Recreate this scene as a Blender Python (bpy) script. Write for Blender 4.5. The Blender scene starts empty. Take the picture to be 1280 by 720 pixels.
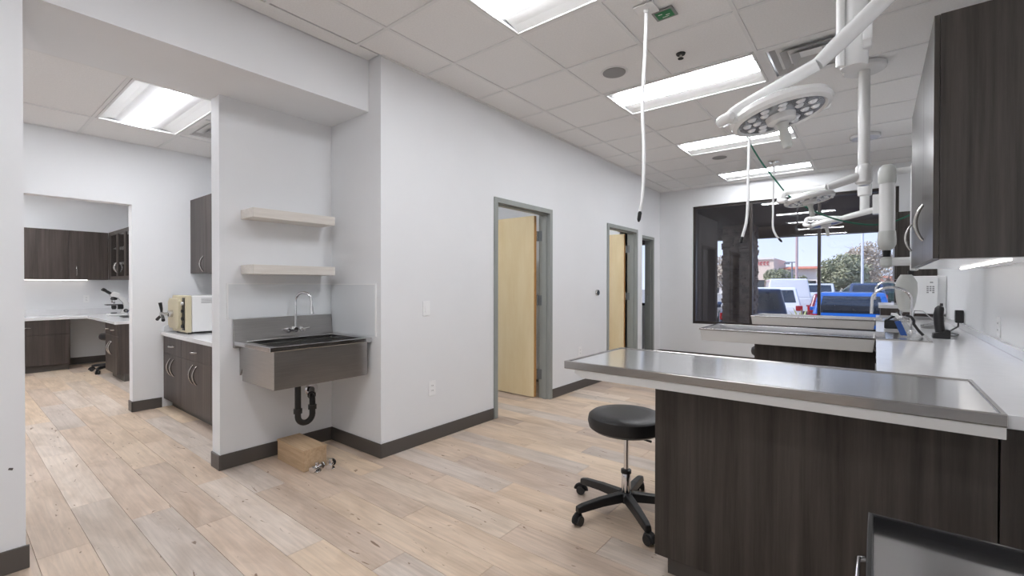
import bpy, bmesh, math, random
from mathutils import Vector, Matrix
random.seed(7)
SC = bpy.context.scene
COL = SC.collection
PI = math.pi

# ------------------------------------------------------------------ camera
cam = bpy.data.objects.new('camera', bpy.data.cameras.new('camera'))
COL.objects.link(cam)
cam.data.sensor_width = 36.0
cam.data.lens = 36.0 * 570.36 / 1280.0
cam.data.clip_start = 0.02
cam.data.clip_end = 500
yaw, pitch, roll = math.radians(-38.536), math.radians(-0.405), math.radians(0.059)
fw = Vector((math.sin(yaw) * math.cos(pitch), math.cos(yaw) * math.cos(pitch), math.sin(pitch)))
rt = Vector((math.cos(yaw), -math.sin(yaw), 0))
up = rt.cross(fw)
r2 = math.cos(roll) * rt + math.sin(roll) * up
u2 = -math.sin(roll) * rt + math.cos(roll) * up
cam.matrix_world = Matrix(((r2.x, u2.x, -fw.x, 0), (r2.y, u2.y, -fw.y, 0), (r2.z, u2.z, -fw.z, 1.287), (0, 0, 0, 1)))
SC.camera = cam

# ------------------------------------------------------------------ view, sky, sun
SC.view_settings.view_transform = 'Standard'
SC.view_settings.look = 'None'
SC.view_settings.gamma = 1
SC.view_settings.exposure = 0.0
LAMP = 31.8           # brightness of the troffer lenses
SKY = 1.5
w = bpy.data.worlds.new('sky'); SC.world = w
w.use_nodes = True
nt = w.node_tree; nt.nodes.clear()
tc = nt.nodes.new('ShaderNodeTexCoord'); sp = nt.nodes.new('ShaderNodeSeparateXYZ')
rp = nt.nodes.new('ShaderNodeValToRGB'); bg = nt.nodes.new('ShaderNodeBackground'); wo = nt.nodes.new('ShaderNodeOutputWorld')
nt.links.new(tc.outputs['Generated'], sp.inputs[0]); nt.links.new(sp.outputs['Z'], rp.inputs[0])
nt.links.new(rp.outputs[0], bg.inputs[0]); nt.links.new(bg.outputs[0], wo.inputs[0])
bg.inputs[1].default_value = SKY
e = rp.color_ramp.elements
e[0].position = 0.0; e[0].color = (0.74, 0.80, 0.95, 1)
e[1].position = 1.0; e[1].color = (0.16, 0.32, 0.75, 1)
m_ = rp.color_ramp.elements.new(0.25); m_.color = (0.46, 0.60, 0.92, 1)
sun = bpy.data.objects.new('sun', bpy.data.lights.new('sun', 'SUN'))
COL.objects.link(sun)
sun.data.energy = 5.5; sun.data.angle = math.radians(0.6); sun.data.color = (1, 0.95, 0.88)
sun.rotation_euler = (math.radians(42), 0, math.radians(-52))

# ------------------------------------------------------------------ materials
def lin(r, g, b):
    f = lambda c: (c / 255 / 12.92) if c / 255 <= 0.04045 else ((c / 255 + 0.055) / 1.055) ** 2.4
    return (f(r), f(g), f(b), 1)

def mat(name, col, rough=0.5, metal=0.0, bump=0.0, bscale=200.0, var=0.04, vscale=6.0, spec=0.5, stretch=None, coat=0.0):
    m = bpy.data.materials.new(name); m.use_nodes = True
    t = m.node_tree; b = t.nodes['Principled BSDF']
    b.inputs['Roughness'].default_value = rough
    b.inputs['Metallic'].default_value = metal
    b.inputs['Specular IOR Level'].default_value = spec
    b.inputs['Coat Weight'].default_value = coat
    tcn = t.nodes.new('ShaderNodeTexCoord'); mp = t.nodes.new('ShaderNodeMapping')
    if stretch: mp.inputs['Scale'].default_value = stretch
    t.links.new(tcn.outputs['Object'], mp.inputs['Vector'])
    n = t.nodes.new('ShaderNodeTexNoise'); n.inputs['Scale'].default_value = vscale; n.inputs['Detail'].default_value = 4
    t.links.new(mp.outputs[0], n.inputs['Vector'])
    r = t.nodes.new('ShaderNodeValToRGB')
    c = Vector(col[:3])
    r.color_ramp.elements[0].position = 0.3; r.color_ramp.elements[1].position = 0.7
    r.color_ramp.elements[0].color = (*(c * (1 - var)), 1); r.color_ramp.elements[1].color = (*(c * (1 + var)), 1)
    t.links.new(n.outputs['Fac'], r.inputs[0]); t.links.new(r.outputs[0], b.inputs['Base Color'])
    if bump:
        n2 = t.nodes.new('ShaderNodeTexNoise'); n2.inputs['Scale'].default_value = bscale; n2.inputs['Detail'].default_value = 3
        t.links.new(mp.outputs[0], n2.inputs['Vector'])
        bp = t.nodes.new('ShaderNodeBump'); bp.inputs['Strength'].default_value = bump; bp.inputs['Distance'].default_value = 0.002
        t.links.new(n2.outputs['Fac'], bp.inputs['Height']); t.links.new(bp.outputs[0], b.inputs['Normal'])
    return m

def emit(name, col, s):
    m = bpy.data.materials.new(name); m.use_nodes = True
    t = m.node_tree; t.nodes.clear()
    e_ = t.nodes.new('ShaderNodeEmission'); o = t.nodes.new('ShaderNodeOutputMaterial')
    e_.inputs[0].default_value = (*col, 1); e_.inputs[1].default_value = s
    t.links.new(e_.outputs[0], o.inputs[0])
    return m

def glass(name, tint=(0.95, 0.96, 0.97), base=0.05, rough=0.0):
    m = bpy.data.materials.new(name); m.use_nodes = True
    t = m.node_tree; t.nodes.clear()
    o = t.nodes.new('ShaderNodeOutputMaterial'); mx = t.nodes.new('ShaderNodeMixShader')
    tr = t.nodes.new('ShaderNodeBsdfTransparent'); gl = t.nodes.new('ShaderNodeBsdfGlossy')
    gl.inputs['Roughness'].default_value = rough
    tr.inputs[0].default_value = (*tint, 1)
    lw = t.nodes.new('ShaderNodeLayerWeight'); lw.inputs['Blend'].default_value = 0.5
    pw = t.nodes.new('ShaderNodeMath'); pw.operation = 'POWER'; pw.inputs[1].default_value = 5
    ma = t.nodes.new('ShaderNodeMath'); ma.operation = 'MULTIPLY_ADD'; ma.inputs[1].default_value = 1 - base; ma.inputs[2].default_value = base
    t.links.new(lw.outputs['Facing'], pw.inputs[0]); t.links.new(pw.outputs[0], ma.inputs[0])
    t.links.new(ma.outputs[0], mx.inputs[0]); t.links.new(tr.outputs[0], mx.inputs[1]); t.links.new(gl.outputs[0], mx.inputs[2])
    t.links.new(mx.outputs[0], o.inputs[0])
    return m

def wood(name, dark, light, rough, stretch, scale=1.0, spec=0.4, det=5):
    """laminate with streaks; stretch scales the object coordinates, the long grain has the small number"""
    m = bpy.data.materials.new(name); m.use_nodes = True
    t = m.node_tree; b = t.nodes['Principled BSDF']
    b.inputs['Roughness'].default_value = rough; b.inputs['Specular IOR Level'].default_value = spec
    tcn = t.nodes.new('ShaderNodeTexCoord'); mp = t.nodes.new('ShaderNodeMapping'); mp.inputs['Scale'].default_value = stretch
    t.links.new(tcn.outputs['Object'], mp.inputs['Vector'])
    n = t.nodes.new('ShaderNodeTexNoise'); n.inputs['Scale'].default_value = scale; n.inputs['Detail'].default_value = det; n.inputs['Roughness'].default_value = 0.68
    t.links.new(mp.outputs[0], n.inputs['Vector'])
    r = t.nodes.new('ShaderNodeValToRGB')
    r.color_ramp.elements[0].position = 0.32; r.color_ramp.elements[1].position = 0.72
    r.color_ramp.elements[0].color = dark; r.color_ramp.elements[1].color = light
    t.links.new(n.outputs['Fac'], r.inputs[0]); t.links.new(r.outputs[0], b.inputs['Base Color'])
    bp = t.nodes.new('ShaderNodeBump'); bp.inputs['Strength'].default_value = 0.12; bp.inputs['Distance'].default_value = 0.001
    t.links.new(n.outputs['Fac'], bp.inputs['Height']); t.links.new(bp.outputs[0], b.inputs['Normal'])
    return m

def plank_material():
    m = bpy.data.materials.new('oak_plank'); m.use_nodes = True
    t = m.node_tree; b = t.nodes['Principled BSDF']; L = t.links.new; N = t.nodes.new
    b.inputs['Roughness'].default_value = 0.42; b.inputs['Specular IOR Level'].default_value = 0.35
    tcn = N('ShaderNodeTexCoord'); oi = N('ShaderNodeObjectInfo')
    cm = N('ShaderNodeCombineXYZ')
    mu = N('ShaderNodeMath'); mu.operation = 'MULTIPLY'; mu.inputs[1].default_value = 97.0
    L(oi.outputs['Random'], mu.inputs[0]); L(mu.outputs[0], cm.inputs[0]); L(mu.outputs[0], cm.inputs[2])
    ad = N('ShaderNodeVectorMath'); ad.operation = 'ADD'
    L(tcn.outputs['Object'], ad.inputs[0]); L(cm.outputs[0], ad.inputs[1])
    def noise(stretch, scale, det, dist=0.0):
        mp = N('ShaderNodeMapping'); mp.inputs['Scale'].default_value = stretch
        L(ad.outputs[0], mp.inputs['Vector'])
        n = N('ShaderNodeTexNoise'); n.inputs['Scale'].default_value = scale; n.inputs['Detail'].default_value = det; n.inputs['Distortion'].default_value = dist
        L(mp.outputs[0], n.inputs['Vector']); return n
    # tone of each plank
    tone = N('ShaderNodeValToRGB'); tone.color_ramp.elements[0].color = lin(206, 188, 172); tone.color_ramp.elements[1].color = lin(226, 212, 198)
    for p_, c_ in ((0.2, lin(216, 196, 174)), (0.4, lin(190, 174, 162)), (0.6, lin(222, 202, 178)), (0.8, lin(196, 186, 178))):
        q = tone.color_ramp.elements.new(p_); q.color = c_
    L(oi.outputs['Random'], tone.inputs[0])
    g = noise((1.2, 22, 1), 3.0, 6, 0.6)
    gr = N('ShaderNodeValToRGB'); gr.color_ramp.elements[0].position = 0.35; gr.color_ramp.elements[0].color = (0.90, 0.89, 0.88, 1)
    gr.color_ramp.elements[1].position = 0.66; gr.color_ramp.elements[1].color = (1.06, 1.05, 1.04, 1)
    L(g.outputs['Fac'], gr.inputs[0])
    m1 = N('ShaderNodeMix'); m1.data_type = 'RGBA'; m1.blend_type = 'MULTIPLY'; m1.inputs[0].default_value = 1
    L(tone.outputs[0], m1.inputs[6]); L(gr.outputs[0], m1.inputs[7])
    c = noise((1, 3.2, 1), 2.4, 4, 0.8)         # cloudy cathedral patches
    cr = N('ShaderNodeValToRGB'); cr.color_ramp.elements[0].position = 0.34; cr.color_ramp.elements[0].color = (0.84, 0.80, 0.76, 1)
    cr.color_ramp.elements[1].position = 0.6; cr.color_ramp.elements[1].color = (1.03, 1.02, 1.01, 1)
    L(c.outputs['Fac'], cr.inputs[0])
    m2 = N('ShaderNodeMix'); m2.data_type = 'RGBA'; m2.blend_type = 'MULTIPLY'; m2.inputs[0].default_value = 1
    L(m1.outputs[2], m2.inputs[6]); L(cr.outputs[0], m2.inputs[7])
    k = noise((3.0, 9.0, 1), 2.2, 2, 1.5)        # knots
    kr = N('ShaderNodeValToRGB'); kr.color_ramp.elements[0].position = 0.255; kr.color_ramp.elements[0].color = (0.42, 0.34, 0.28, 1)
    kr.color_ramp.elements[1].position = 0.30; kr.color_ramp.elements[1].color = (1, 1, 1, 1)
    L(k.outputs['Fac'], kr.inputs[0])
    m3 = N('ShaderNodeMix'); m3.data_type = 'RGBA'; m3.blend_type = 'MULTIPLY'; m3.inputs[0].default_value = 1
    L(m2.outputs[2], m3.inputs[6]); L(kr.outputs[0], m3.inputs[7])
    L(m3.outputs[2], b.inputs['Base Color'])
    bp = N('ShaderNodeBump'); bp.inputs['Strength'].default_value = 0.1; bp.inputs['Distance'].default_value = 0.001
    L(g.outputs['Fac'], bp.inputs['Height']); L(bp.outputs[0], b.inputs['Normal'])
    return m

M = {}
M['wall'] = mat('wall_paint', (0.86, 0.87, 0.885, 1), 0.65, bump=0.08, bscale=300, var=0.008, vscale=3)
M['tile'] = mat('ceiling_tile', (0.90, 0.895, 0.89, 1), 0.9, bump=0.5, bscale=160, var=0.03, vscale=90)
M['grid'] = mat('ceiling_grid', (0.84, 0.84, 0.84, 1), 0.5, var=0.01)
M['plank'] = plank_material()
M['slab'] = mat('floor_slab', lin(150, 135, 120), 0.7)
M['base'] = mat('rubber_baseboard', lin(88, 83, 79), 0.5, var=0.02)
M['darkwood'] = wood('dark_laminate', lin(44, 40, 37), lin(84, 78, 73), 0.32, (13, 13, 0.5), 1.6, det=8)
M['darkwood_far'] = wood('dark_laminate_flat', lin(54, 47, 44), lin(90, 81, 76), 0.42, (13, 13, 0.5), 1.5, det=8)
M['shelfwood'] = wood('pale_laminate', lin(220, 214, 206), lin(236, 231, 224), 0.5, (30, 2, 40), 1.2)
M['birch'] = wood('birch_veneer', lin(228, 206, 160), lin(238, 221, 184), 0.38, (5, 5, 0.7), 1.2)
M['birch_edge'] = wood('birch_edge', lin(190, 140, 84), lin(205, 160, 105), 0.45, (30, 30, 1), 1.5)
M['frame'] = mat('painted_metal_frame', lin(150, 154, 150), 0.42, var=0.02)
M['white'] = mat('white_plastic', (0.86, 0.86, 0.855, 1), 0.35, var=0.01)
M['enamel'] = mat('white_enamel', (0.82, 0.82, 0.81, 1), 0.22, var=0.01, spec=0.6)
M['frosted'] = mat('frosted_plastic', (0.62, 0.63, 0.60, 1), 0.35, var=0.02)
M['quartz'] = mat('white_quartz', (0.78, 0.78, 0.79, 1), 0.13, var=0.02, vscale=20, spec=0.5)
M['splash'] = mat('splash_laminate', (0.83, 0.855, 0.875, 1), 0.10, var=0.006)
M['hinge'] = mat('hinge_steel', lin(120, 126, 130), 0.4, 0.3)
M['trim'] = mat('splash_trim', (0.93, 0.935, 0.94, 1), 0.3, var=0.004)
M['offwhite'] = mat('offwhite_basin', (0.68, 0.67, 0.65, 1), 0.35, var=0.01)
M['steel'] = mat('brushed_steel', (0.60, 0.60, 0.61, 1), 0.13, 1.0, bump=0.03, bscale=60, var=0.04, stretch=(1, 30, 1))
M['steel_rim'] = mat('satin_steel_rim', (0.46, 0.445, 0.43, 1), 0.17, 1.0, var=0.03)
M['steel_tray'] = mat('tray_steel', (0.56, 0.55, 0.55, 1), 0.22, 1.0, var=0.03)
M['steel_top'] = mat('brushed_steel_top', (0.86, 0.865, 0.87, 1), 0.165, 1.0, var=0.02, stretch=(1, 30, 1))
_b = M['steel_top'].node_tree.nodes['Principled BSDF']; _b.inputs['Anisotropic'].default_value = 0.8
_t = M['steel_top'].node_tree.nodes.new('ShaderNodeCombineXYZ'); _t.inputs[1].default_value = 1.0
M['steel_top'].node_tree.links.new(_t.outputs[0], _b.inputs['Tangent'])
M['steel_matt'] = mat('satin_steel', (0.42, 0.41, 0.40, 1), 0.30, 1.0, bump=0.05, bscale=40, var=0.06, stretch=(1, 1, 25))
M['chrome'] = mat('chrome', (0.78, 0.78, 0.80, 1), 0.07, 1.0, var=0.01)
M['nickel'] = mat('brushed_nickel', (0.55, 0.54, 0.52, 1), 0.25, 1.0, var=0.03)
M['black'] = mat('black_plastic', (0.012, 0.012, 0.013, 1), 0.4, var=0.1)
M['blackpipe'] = mat('black_pipe', (0.012, 0.012, 0.012, 1), 0.35, var=0.1)
M['vinyl'] = mat('black_vinyl', (0.014, 0.014, 0.015, 1), 0.42, bump=0.1, bscale=400, var=0.1)
M['blackgloss'] = mat('black_gloss', (0.006, 0.006, 0.007, 1), 0.15, var=0.05)
M['bronze'] = mat('bronze_window_frame', lin(50, 43, 40), 0.4, var=0.04)
M['glass'] = glass('window_glass', (0.93, 0.94, 0.96), 0.05)
M['cabglass'] = glass('cabinet_glass', (0.9, 0.92, 0.92), 0.08)
M['clear'] = glass('clear_plastic', (0.86, 0.87, 0.88), 0.10, 0.1)
M['green'] = mat('green_label', lin(20, 120, 72), 0.4)
M['greencord'] = mat('green_cord', lin(22, 92, 72), 0.45)
M['blue'] = mat('blue_plastic', lin(28, 72, 140), 0.35)
M['grey'] = mat('grey_plastic', lin(148, 148, 148), 0.6)
M['vent'] = mat('vent_paint', (0.55, 0.55, 0.55, 1), 0.5)
M['duct'] = mat('duct_dark', (0.03, 0.03, 0.03, 1), 0.8)
M['led_face'] = mat('led_face', lin(172, 177, 183), 0.2, 0.7, var=0.25, vscale=30)
M['led'] = mat('led_lens', (0.85, 0.87, 0.9, 1), 0.05, 0.3, var=0.02)
M['cream'] = mat('cream_panel', lin(205, 195, 166), 0.45)
M['board'] = wood('box_wood', lin(176, 148, 116), lin(205, 178, 146), 0.55, (2, 30, 30), 1.6)
M['lens'] = emit('troffer_lens', (0.965, 0.985, 1.03), LAMP)
M['strip'] = emit('under_cabinet_strip', (1.0, 0.95, 0.9), 5.0)
M['asphalt'] = mat('asphalt', lin(150, 146, 140), 0.9, bump=0.3, bscale=40, var=0.1)
M['walk'] = mat('concrete_walk', lin(178, 172, 164), 0.9, bump=0.2, bscale=60)
M['stucco_dark'] = mat('brown_stucco', lin(86, 72, 66), 0.9, bump=0.3, bscale=60)
M['ledger'] = mat('ledger_stone', lin(122, 106, 99), 0.9, bump=0.5, bscale=30, var=0.3, vscale=8)
M['stucco'] = mat('cream_stucco', lin(226, 205, 190), 0.9)
M['stucco_white'] = mat('white_stucco', lin(232, 226, 220), 0.9)
M['rooftile'] = mat('terracotta_roof', lin(200, 124, 96), 0.8, var=0.15, vscale=20)
M['red'] = mat('sign_red', lin(190, 40, 50), 0.5)
M['pole'] = mat('pole_paint', lin(190, 165, 165), 0.5)
M['pole_white'] = mat('white_pole', lin(215, 218, 225), 0.5)
M['pole_grey'] = mat('grey_pole', lin(120, 125, 135), 0.5)
M['tyre'] = mat('tyre_rubber', (0.02, 0.02, 0.02, 1), 0.8)
M['carglass'] = mat('car_glass', (0.02, 0.025, 0.035, 1), 0.05, spec=0.9)
M['taillight'] = mat('tail_light', lin(170, 20, 25), 0.2)
M['bark'] = mat('bark', lin(120, 104, 90), 0.9)
M['leaf'] = mat('olive_leaf', lin(150, 152, 122), 0.8, var=0.35, vscale=2)
M['leaf_pale'] = mat('pale_twig', lin(190, 176, 158), 0.9, var=0.2, vscale=2)
M['agave'] = mat('agave_leaf', lin(150, 156, 100), 0.6, var=0.2)
CARM = {}
def carpaint(key, col, rough=0.2):
    if key not in CARM: CARM[key] = mat('paint_' + key, col, rough, 0.0, var=0.01, coat=0.6)
    return CARM[key]

# ------------------------------------------------------------------ mesh helpers
OFF = {}

class B:
    def __init__(s): s.v = []; s.f = []
    def _add(s, vs, fs):
        n = len(s.v); s.v += [tuple(p) for p in vs]; s.f += [tuple(i + n for i in f) for f in fs]; return s
    def box(s, x0, x1, y0, y1, z0, z1):
        x0, x1 = min(x0, x1), max(x0, x1); y0, y1 = min(y0, y1), max(y0, y1); z0, z1 = min(z0, z1), max(z0, z1)
        return s._add([(x0, y0, z0), (x1, y0, z0), (x1, y1, z0), (x0, y1, z0), (x0, y0, z1), (x1, y0, z1), (x1, y1, z1), (x0, y1, z1)],
                      [(3, 2, 1, 0), (4, 5, 6, 7), (0, 1, 5, 4), (1, 2, 6, 5), (2, 3, 7, 6), (3, 0, 4, 7)])
    def prism(s, poly, axis, a, b):
        """poly: 2-D outline (x,z for axis y; y,z for axis x; x,y for axis z) pushed from a to b"""
        P = (lambda p, t: (p[0], t, p[1])) if axis == 'y' else (lambda p, t: (t, p[0], p[1])) if axis == 'x' else (lambda p, t: (p[0], p[1], t))
        n = len(poly)
        vs = [P(p, a) for p in poly] + [P(p, b) for p in poly]
        fs = [tuple(range(n - 1, -1, -1)), tuple(range(n, 2 * n))] + [(i, (i + 1) % n, n + (i + 1) % n, n + i) for i in range(n)]
        return s._add(vs, fs)
    def ring(s, o, i, z0, z1):
        """flat rectangular ring: o and i are (x0,x1,y0,y1)"""
        co = [(o[0], o[2]), (o[1], o[2]), (o[1], o[3]), (o[0], o[3])]; ci = [(i[0], i[2]), (i[1], i[2]), (i[1], i[3]), (i[0], i[3])]
        vs = [(x, y, z0) for x, y in co] + [(x, y, z0) for x, y in ci] + [(x, y, z1) for x, y in co] + [(x, y, z1) for x, y in ci]
        fs = []
        for k in range(4):
            j = (k + 1) % 4
            fs += [(8 + k, 8 + j, 12 + j, 12 + k), (j, k, 4 + k, 4 + j), (k, j, 8 + j, 8 + k), (4 + j, 4 + k, 12 + k, 12 + j)]
        return s._add(vs, fs)
    def tub(s, x0, x1, y0, y1, z0, z1, t, sl=0.0):
        """open-topped basin with wall t and floor t"""
        o = [(x0 + sl, y0 + sl, z0), (x1 - sl, y0 + sl, z0), (x1 - sl, y1 - sl, z0), (x0 + sl, y1 - sl, z0), (x0, y0, z1), (x1, y0, z1), (x1, y1, z1), (x0, y1, z1)]
        i = [(x0 + t + sl, y0 + t + sl, z0 + t), (x1 - t - sl, y0 + t + sl, z0 + t), (x1 - t - sl, y1 - t - sl, z0 + t), (x0 + t + sl, y1 - t - sl, z0 + t),
             (x0 + t, y0 + t, z1), (x1 - t, y0 + t, z1), (x1 - t, y1 - t, z1), (x0 + t, y1 - t, z1)]
        fs = [(3, 2, 1, 0), (8, 9, 10, 11)]
        for k in range(4):
            j = (k + 1) % 4
            fs += [(k, j, 4 + j, 4 + k), (8 + j, 8 + k, 12 + k, 12 + j), (4 + k, 4 + j, 12 + j, 12 + k)]
        return s._add(o + i, fs)
    def cyl(s, p0, p1, r0, r1=None, n=16):
        r1 = r0 if r1 is None else r1
        return s.tube([p0, p1], [r0, r1], n)
    def tube(s, pts, r, n=10, caps=True, flat=1.0):
        pts = [Vector(p) for p in pts]
        rs = r if isinstance(r, (list, tuple)) else [r] * len(pts)
        t0 = (pts[1] - pts[0]).normalized()
        a = t0.orthogonal().normalized()
        if abs(t0.z) < 0.9: a = (Vector((0, 0, 1)) - t0 * t0.z).normalized()
        base = len(s.v); prev = t0
        for k, p in enumerate(pts):
            t = (pts[min(k + 1, len(pts) - 1)] - pts[max(k - 1, 0)]).normalized()
            a = (prev.rotation_difference(t) @ a); a = (a - t * a.dot(t)).normalized(); prev = t
            b = t.cross(a)
            for q in range(n):
                an = 2 * PI * q / n
                s.v.append(tuple(p + rs[k] * (math.cos(an) * a * flat + math.sin(an) * b)))
        for k in range(len(pts) - 1):
            for q in range(n):
                s.f.append((base + k * n + q, base + k * n + (q + 1) % n, base + (k + 1) * n + (q + 1) % n, base + (k + 1) * n + q))
        if caps:
            s.f.append(tuple(base + q for q in range(n - 1, -1, -1)))
            s.f.append(tuple(base + (len(pts) - 1) * n + q for q in range(n)))
        return s
    def lathe(s, prof, c=(0, 0, 0), n=24, mtx=None):
        """prof: (r,z) from bottom to top; closed with caps where r>0 at its ends"""
        base = len(s.v); c = Vector(c)
        for r, z in prof:
            for q in range(n):
                an = 2 * PI * q / n
                p = Vector((r * math.cos(an), r * math.sin(an), z))
                if mtx: p = mtx @ p
                s.v.append(tuple(p + c))
        for k in range(len(prof) - 1):
            for q in range(n):
                s.f.append((base + k * n + q, base + k * n + (q + 1) % n, base + (k + 1) * n + (q + 1) % n, base + (k + 1) * n + q))
        s.f.append(tuple(base + q for q in range(n - 1, -1, -1)))
        s.f.append(tuple(base + (len(prof) - 1) * n + q for q in range(n)))
        return s
    def cells(s, axis, t0, t1, us, vs_, holes):
        """slab from t0 to t1 on an axis, cut by a grid of u and v, with rectangular holes: one connected mesh"""
        us = sorted(set([round(u, 5) for u in us] + [round(h[k], 5) for h in holes for k in (0, 1) if us[0] < h[k] < us[-1]]))
        vs_ = sorted(set([round(u, 5) for u in vs_] + [round(h[k], 5) for h in holes for k in (2, 3) if vs_[0] < h[k] < vs_[-1]]))
        full = {}
        for i in range(len(us) - 1):
            for j in range(len(vs_) - 1):
                cu, cv = (us[i] + us[i + 1]) / 2, (vs_[j] + vs_[j + 1]) / 2
                full[i, j] = not any(h[0] < cu < h[1] and h[2] < cv < h[3] for h in holes)
        P = (lambda u, v, t: (t, u, v)) if axis == 'x' else (lambda u, v, t: (u, t, v)) if axis == 'y' else (lambda u, v, t: (u, v, t))
        idx = {}
        def V(i, j, t):
            if (i, j, t) not in idx:
                idx[i, j, t] = len(s.v); s.v.append(P(us[i], vs_[j], (t0, t1)[t]))
            return idx[i, j, t]
        for (i, j), ok in full.items():
            if not ok: continue
            s.f.append((V(i, j, 1), V(i + 1, j, 1), V(i + 1, j + 1, 1), V(i, j + 1, 1)))
            s.f.append((V(i, j + 1, 0), V(i + 1, j + 1, 0), V(i + 1, j, 0), V(i, j, 0)))
            for di, dj, a, b in ((-1, 0, (i, j + 1), (i, j)), (1, 0, (i + 1, j), (i + 1, j + 1)), (0, -1, (i, j), (i + 1, j)), (0, 1, (i + 1, j + 1), (i, j + 1))):
                if not full.get((i + di, j + dj)):
                    s.f.append((V(*a, 0), V(*b, 0), V(*b, 1), V(*a, 1)))
        return s
    def mesh(s, name, material, off=Vector((0, 0, 0)), smooth=False):
        me = bpy.data.meshes.new(name)
        me.from_pydata([tuple(Vector(p) - off) for p in s.v], [], s.f)
        bm = bmesh.new(); bm.from_mesh(me); bmesh.ops.recalc_face_normals(bm, faces=bm.faces); bm.to_mesh(me); bm.free()
        me.materials.append(material)
        if smooth:
            me.polygons.foreach_set('use_smooth', [True] * len(me.polygons))
            me.set_sharp_from_angle(angle=math.radians(38))
        return me

def props(o, label=None, cat=None, group=None, kind=None):
    if label: o['label'] = label
    if cat: o['category'] = cat
    if group: o['group'] = group
    if kind: o['kind'] = kind
    return o

def thing(name, label, cat, loc=(0, 0, 0), rz=0.0, group=None, kind=None, local=False):
    """Empty at the thing's base. local=True: its parts are written in its own coordinates"""
    o = bpy.data.objects.new(name, None); COL.objects.link(o)
    o.empty_display_size = 0.1
    o.location = loc; o.rotation_euler = (0, 0, rz)
    OFF[o.name] = Vector((0, 0, 0)) if local else Vector(loc)
    return props(o, label, cat, group, kind)

def part(name, b, m, parent=None, smooth=False, bev=0.0, seg=2, label=None, kind=None, loc=None):
    off = Vector(loc) if loc is not None else (OFF[parent.name] if parent is not None else Vector((0, 0, 0)))
    me = b.mesh(name, m, off, smooth)
    o = bpy.data.objects.new(name, me); COL.objects.link(o)
    OFF[o.name] = off
    if parent is not None: o.parent = parent
    else: o.location = off
    if bev:
        md = o.modifiers.new('bevel', 'BEVEL'); md.width = bev; md.segments = seg; md.limit_method = 'ANGLE'; md.angle_limit = math.radians(40)
    return props(o, label, kind=kind)

def single(name, b, m, label, cat, loc, group=None, **k):
    return props(part(name, b, m, None, loc=loc, **k), label, cat, group)

def struct(name, b, m, parent=None, **k):
    o = part(name, b, m, parent, **k)
    if parent is None: o['kind'] = 'structure'
    return o

def copy_tree(o, parent=None):
    c = o.copy(); COL.objects.link(c)
    if parent is not None: c.parent = parent
    OFF[c.name] = OFF[o.name].copy()
    for ch in list(o.children): copy_tree(ch, c)
    return c

def arc(c, r, a0, a1, n, u, v):
    c, u, v = Vector(c), Vector(u), Vector(v)
    return [c + r * (math.cos(a0 + (a1 - a0) * k / n) * u + math.sin(a0 + (a1 - a0) * k / n) * v) for k in range(n + 1)]

# ------------------------------------------------------------------ floor
X0, X1, XR = -2.86, -3.01, 0.58          # left wall face, header face, right wall face
YW = 8.25                                  # window wall face
CE = 2.97
def rect_floor():
    return B().cells('z', -0.12, -0.012, [-10.25, 0.70], [-3.1, 8.4], [])
floor = struct('floor', rect_floor(), M['slab'])
PW, PL = 0.186, 1.22
plank_cache = {}
def plank_mesh(length):
    k = round(length, 3)
    if k not in plank_cache:
        g = 0.0006; x, y = length / 2 - g, PW / 2 - g; c = 0.0010
        b = B(); b.v = [(-x, -y, -.012), (x, -y, -.012), (x, y, -.012), (-x, y, -.012), (-x, -y, -c), (x, -y, -c), (x, y, -c), (-x, y, -c),
                        (-x + c, -y + c, 0), (x - c, -y + c, 0), (x - c, y - c, 0), (-x + c, y - c, 0)]
        b.f = [(0, 1, 5, 4), (1, 2, 6, 5), (2, 3, 7, 6), (3, 0, 4, 7), (4, 5, 9, 8), (5, 6, 10, 9), (6, 7, 11, 10), (7, 4, 8, 11), (8, 9, 10, 11)]
        plank_cache[k] = b.mesh('plank', M['plank'])
    return plank_cache[k]
offs = [0.0, 0.43, 0.80, 0.21, 0.62, 1.02, 0.35, 0.9, 0.12, 0.55]
hidden_planks = B()
row = -17
while True:
    y0 = 0.463 + row * PW; y1 = y0 + PW
    if y0 > 8.2: break
    yc = (y0 + y1) / 2
    lo = -10.05 if yc < 2.05 else (-3.75 if (2.2 < yc < 6.9) else -3.2)
    x = -3.605 - 12 * PL + (offs[row % 10] if row != 0 else 0.0)
    while x < 0.56:
        a, c = max(x, lo), min(x + PL, 0.575)
        x += PL
        if c - a < 0.06 or y0 < -2.95: continue
        # planks that the photograph cannot show (behind or beside the camera, behind partitions) lie joined in one part
        seen = yc > 0.05 and not (yc > 2.2 and a < X0 - 0.9) and not (yc < 0.45 and a > -1.6) and not (yc > 2.6 and a > -0.3 and yc < 8.2) and not (a > -0.75 and yc > 2.1)
        if seen:
            o = bpy.data.objects.new('plank', plank_mesh(c - a)); COL.objects.link(o)
            o.parent = floor; o.location = ((a + c) / 2, yc, 0)
        else:
            hidden_planks.box(a + .001, c - .001, y0 + .001, y1 - .001, -0.012, -0.0002)
    row += 1
part('planks_out_of_sight', hidden_planks, M['plank'], floor, kind='stuff')

# ------------------------------------------------------------------ walls
def wall(name, axis, t0, t1, u, z, holes=(), m='wall'):
    b = B().cells(axis, t0, t1, list(u), list(z), list(holes))
    return struct(name, b, M[m])
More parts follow.
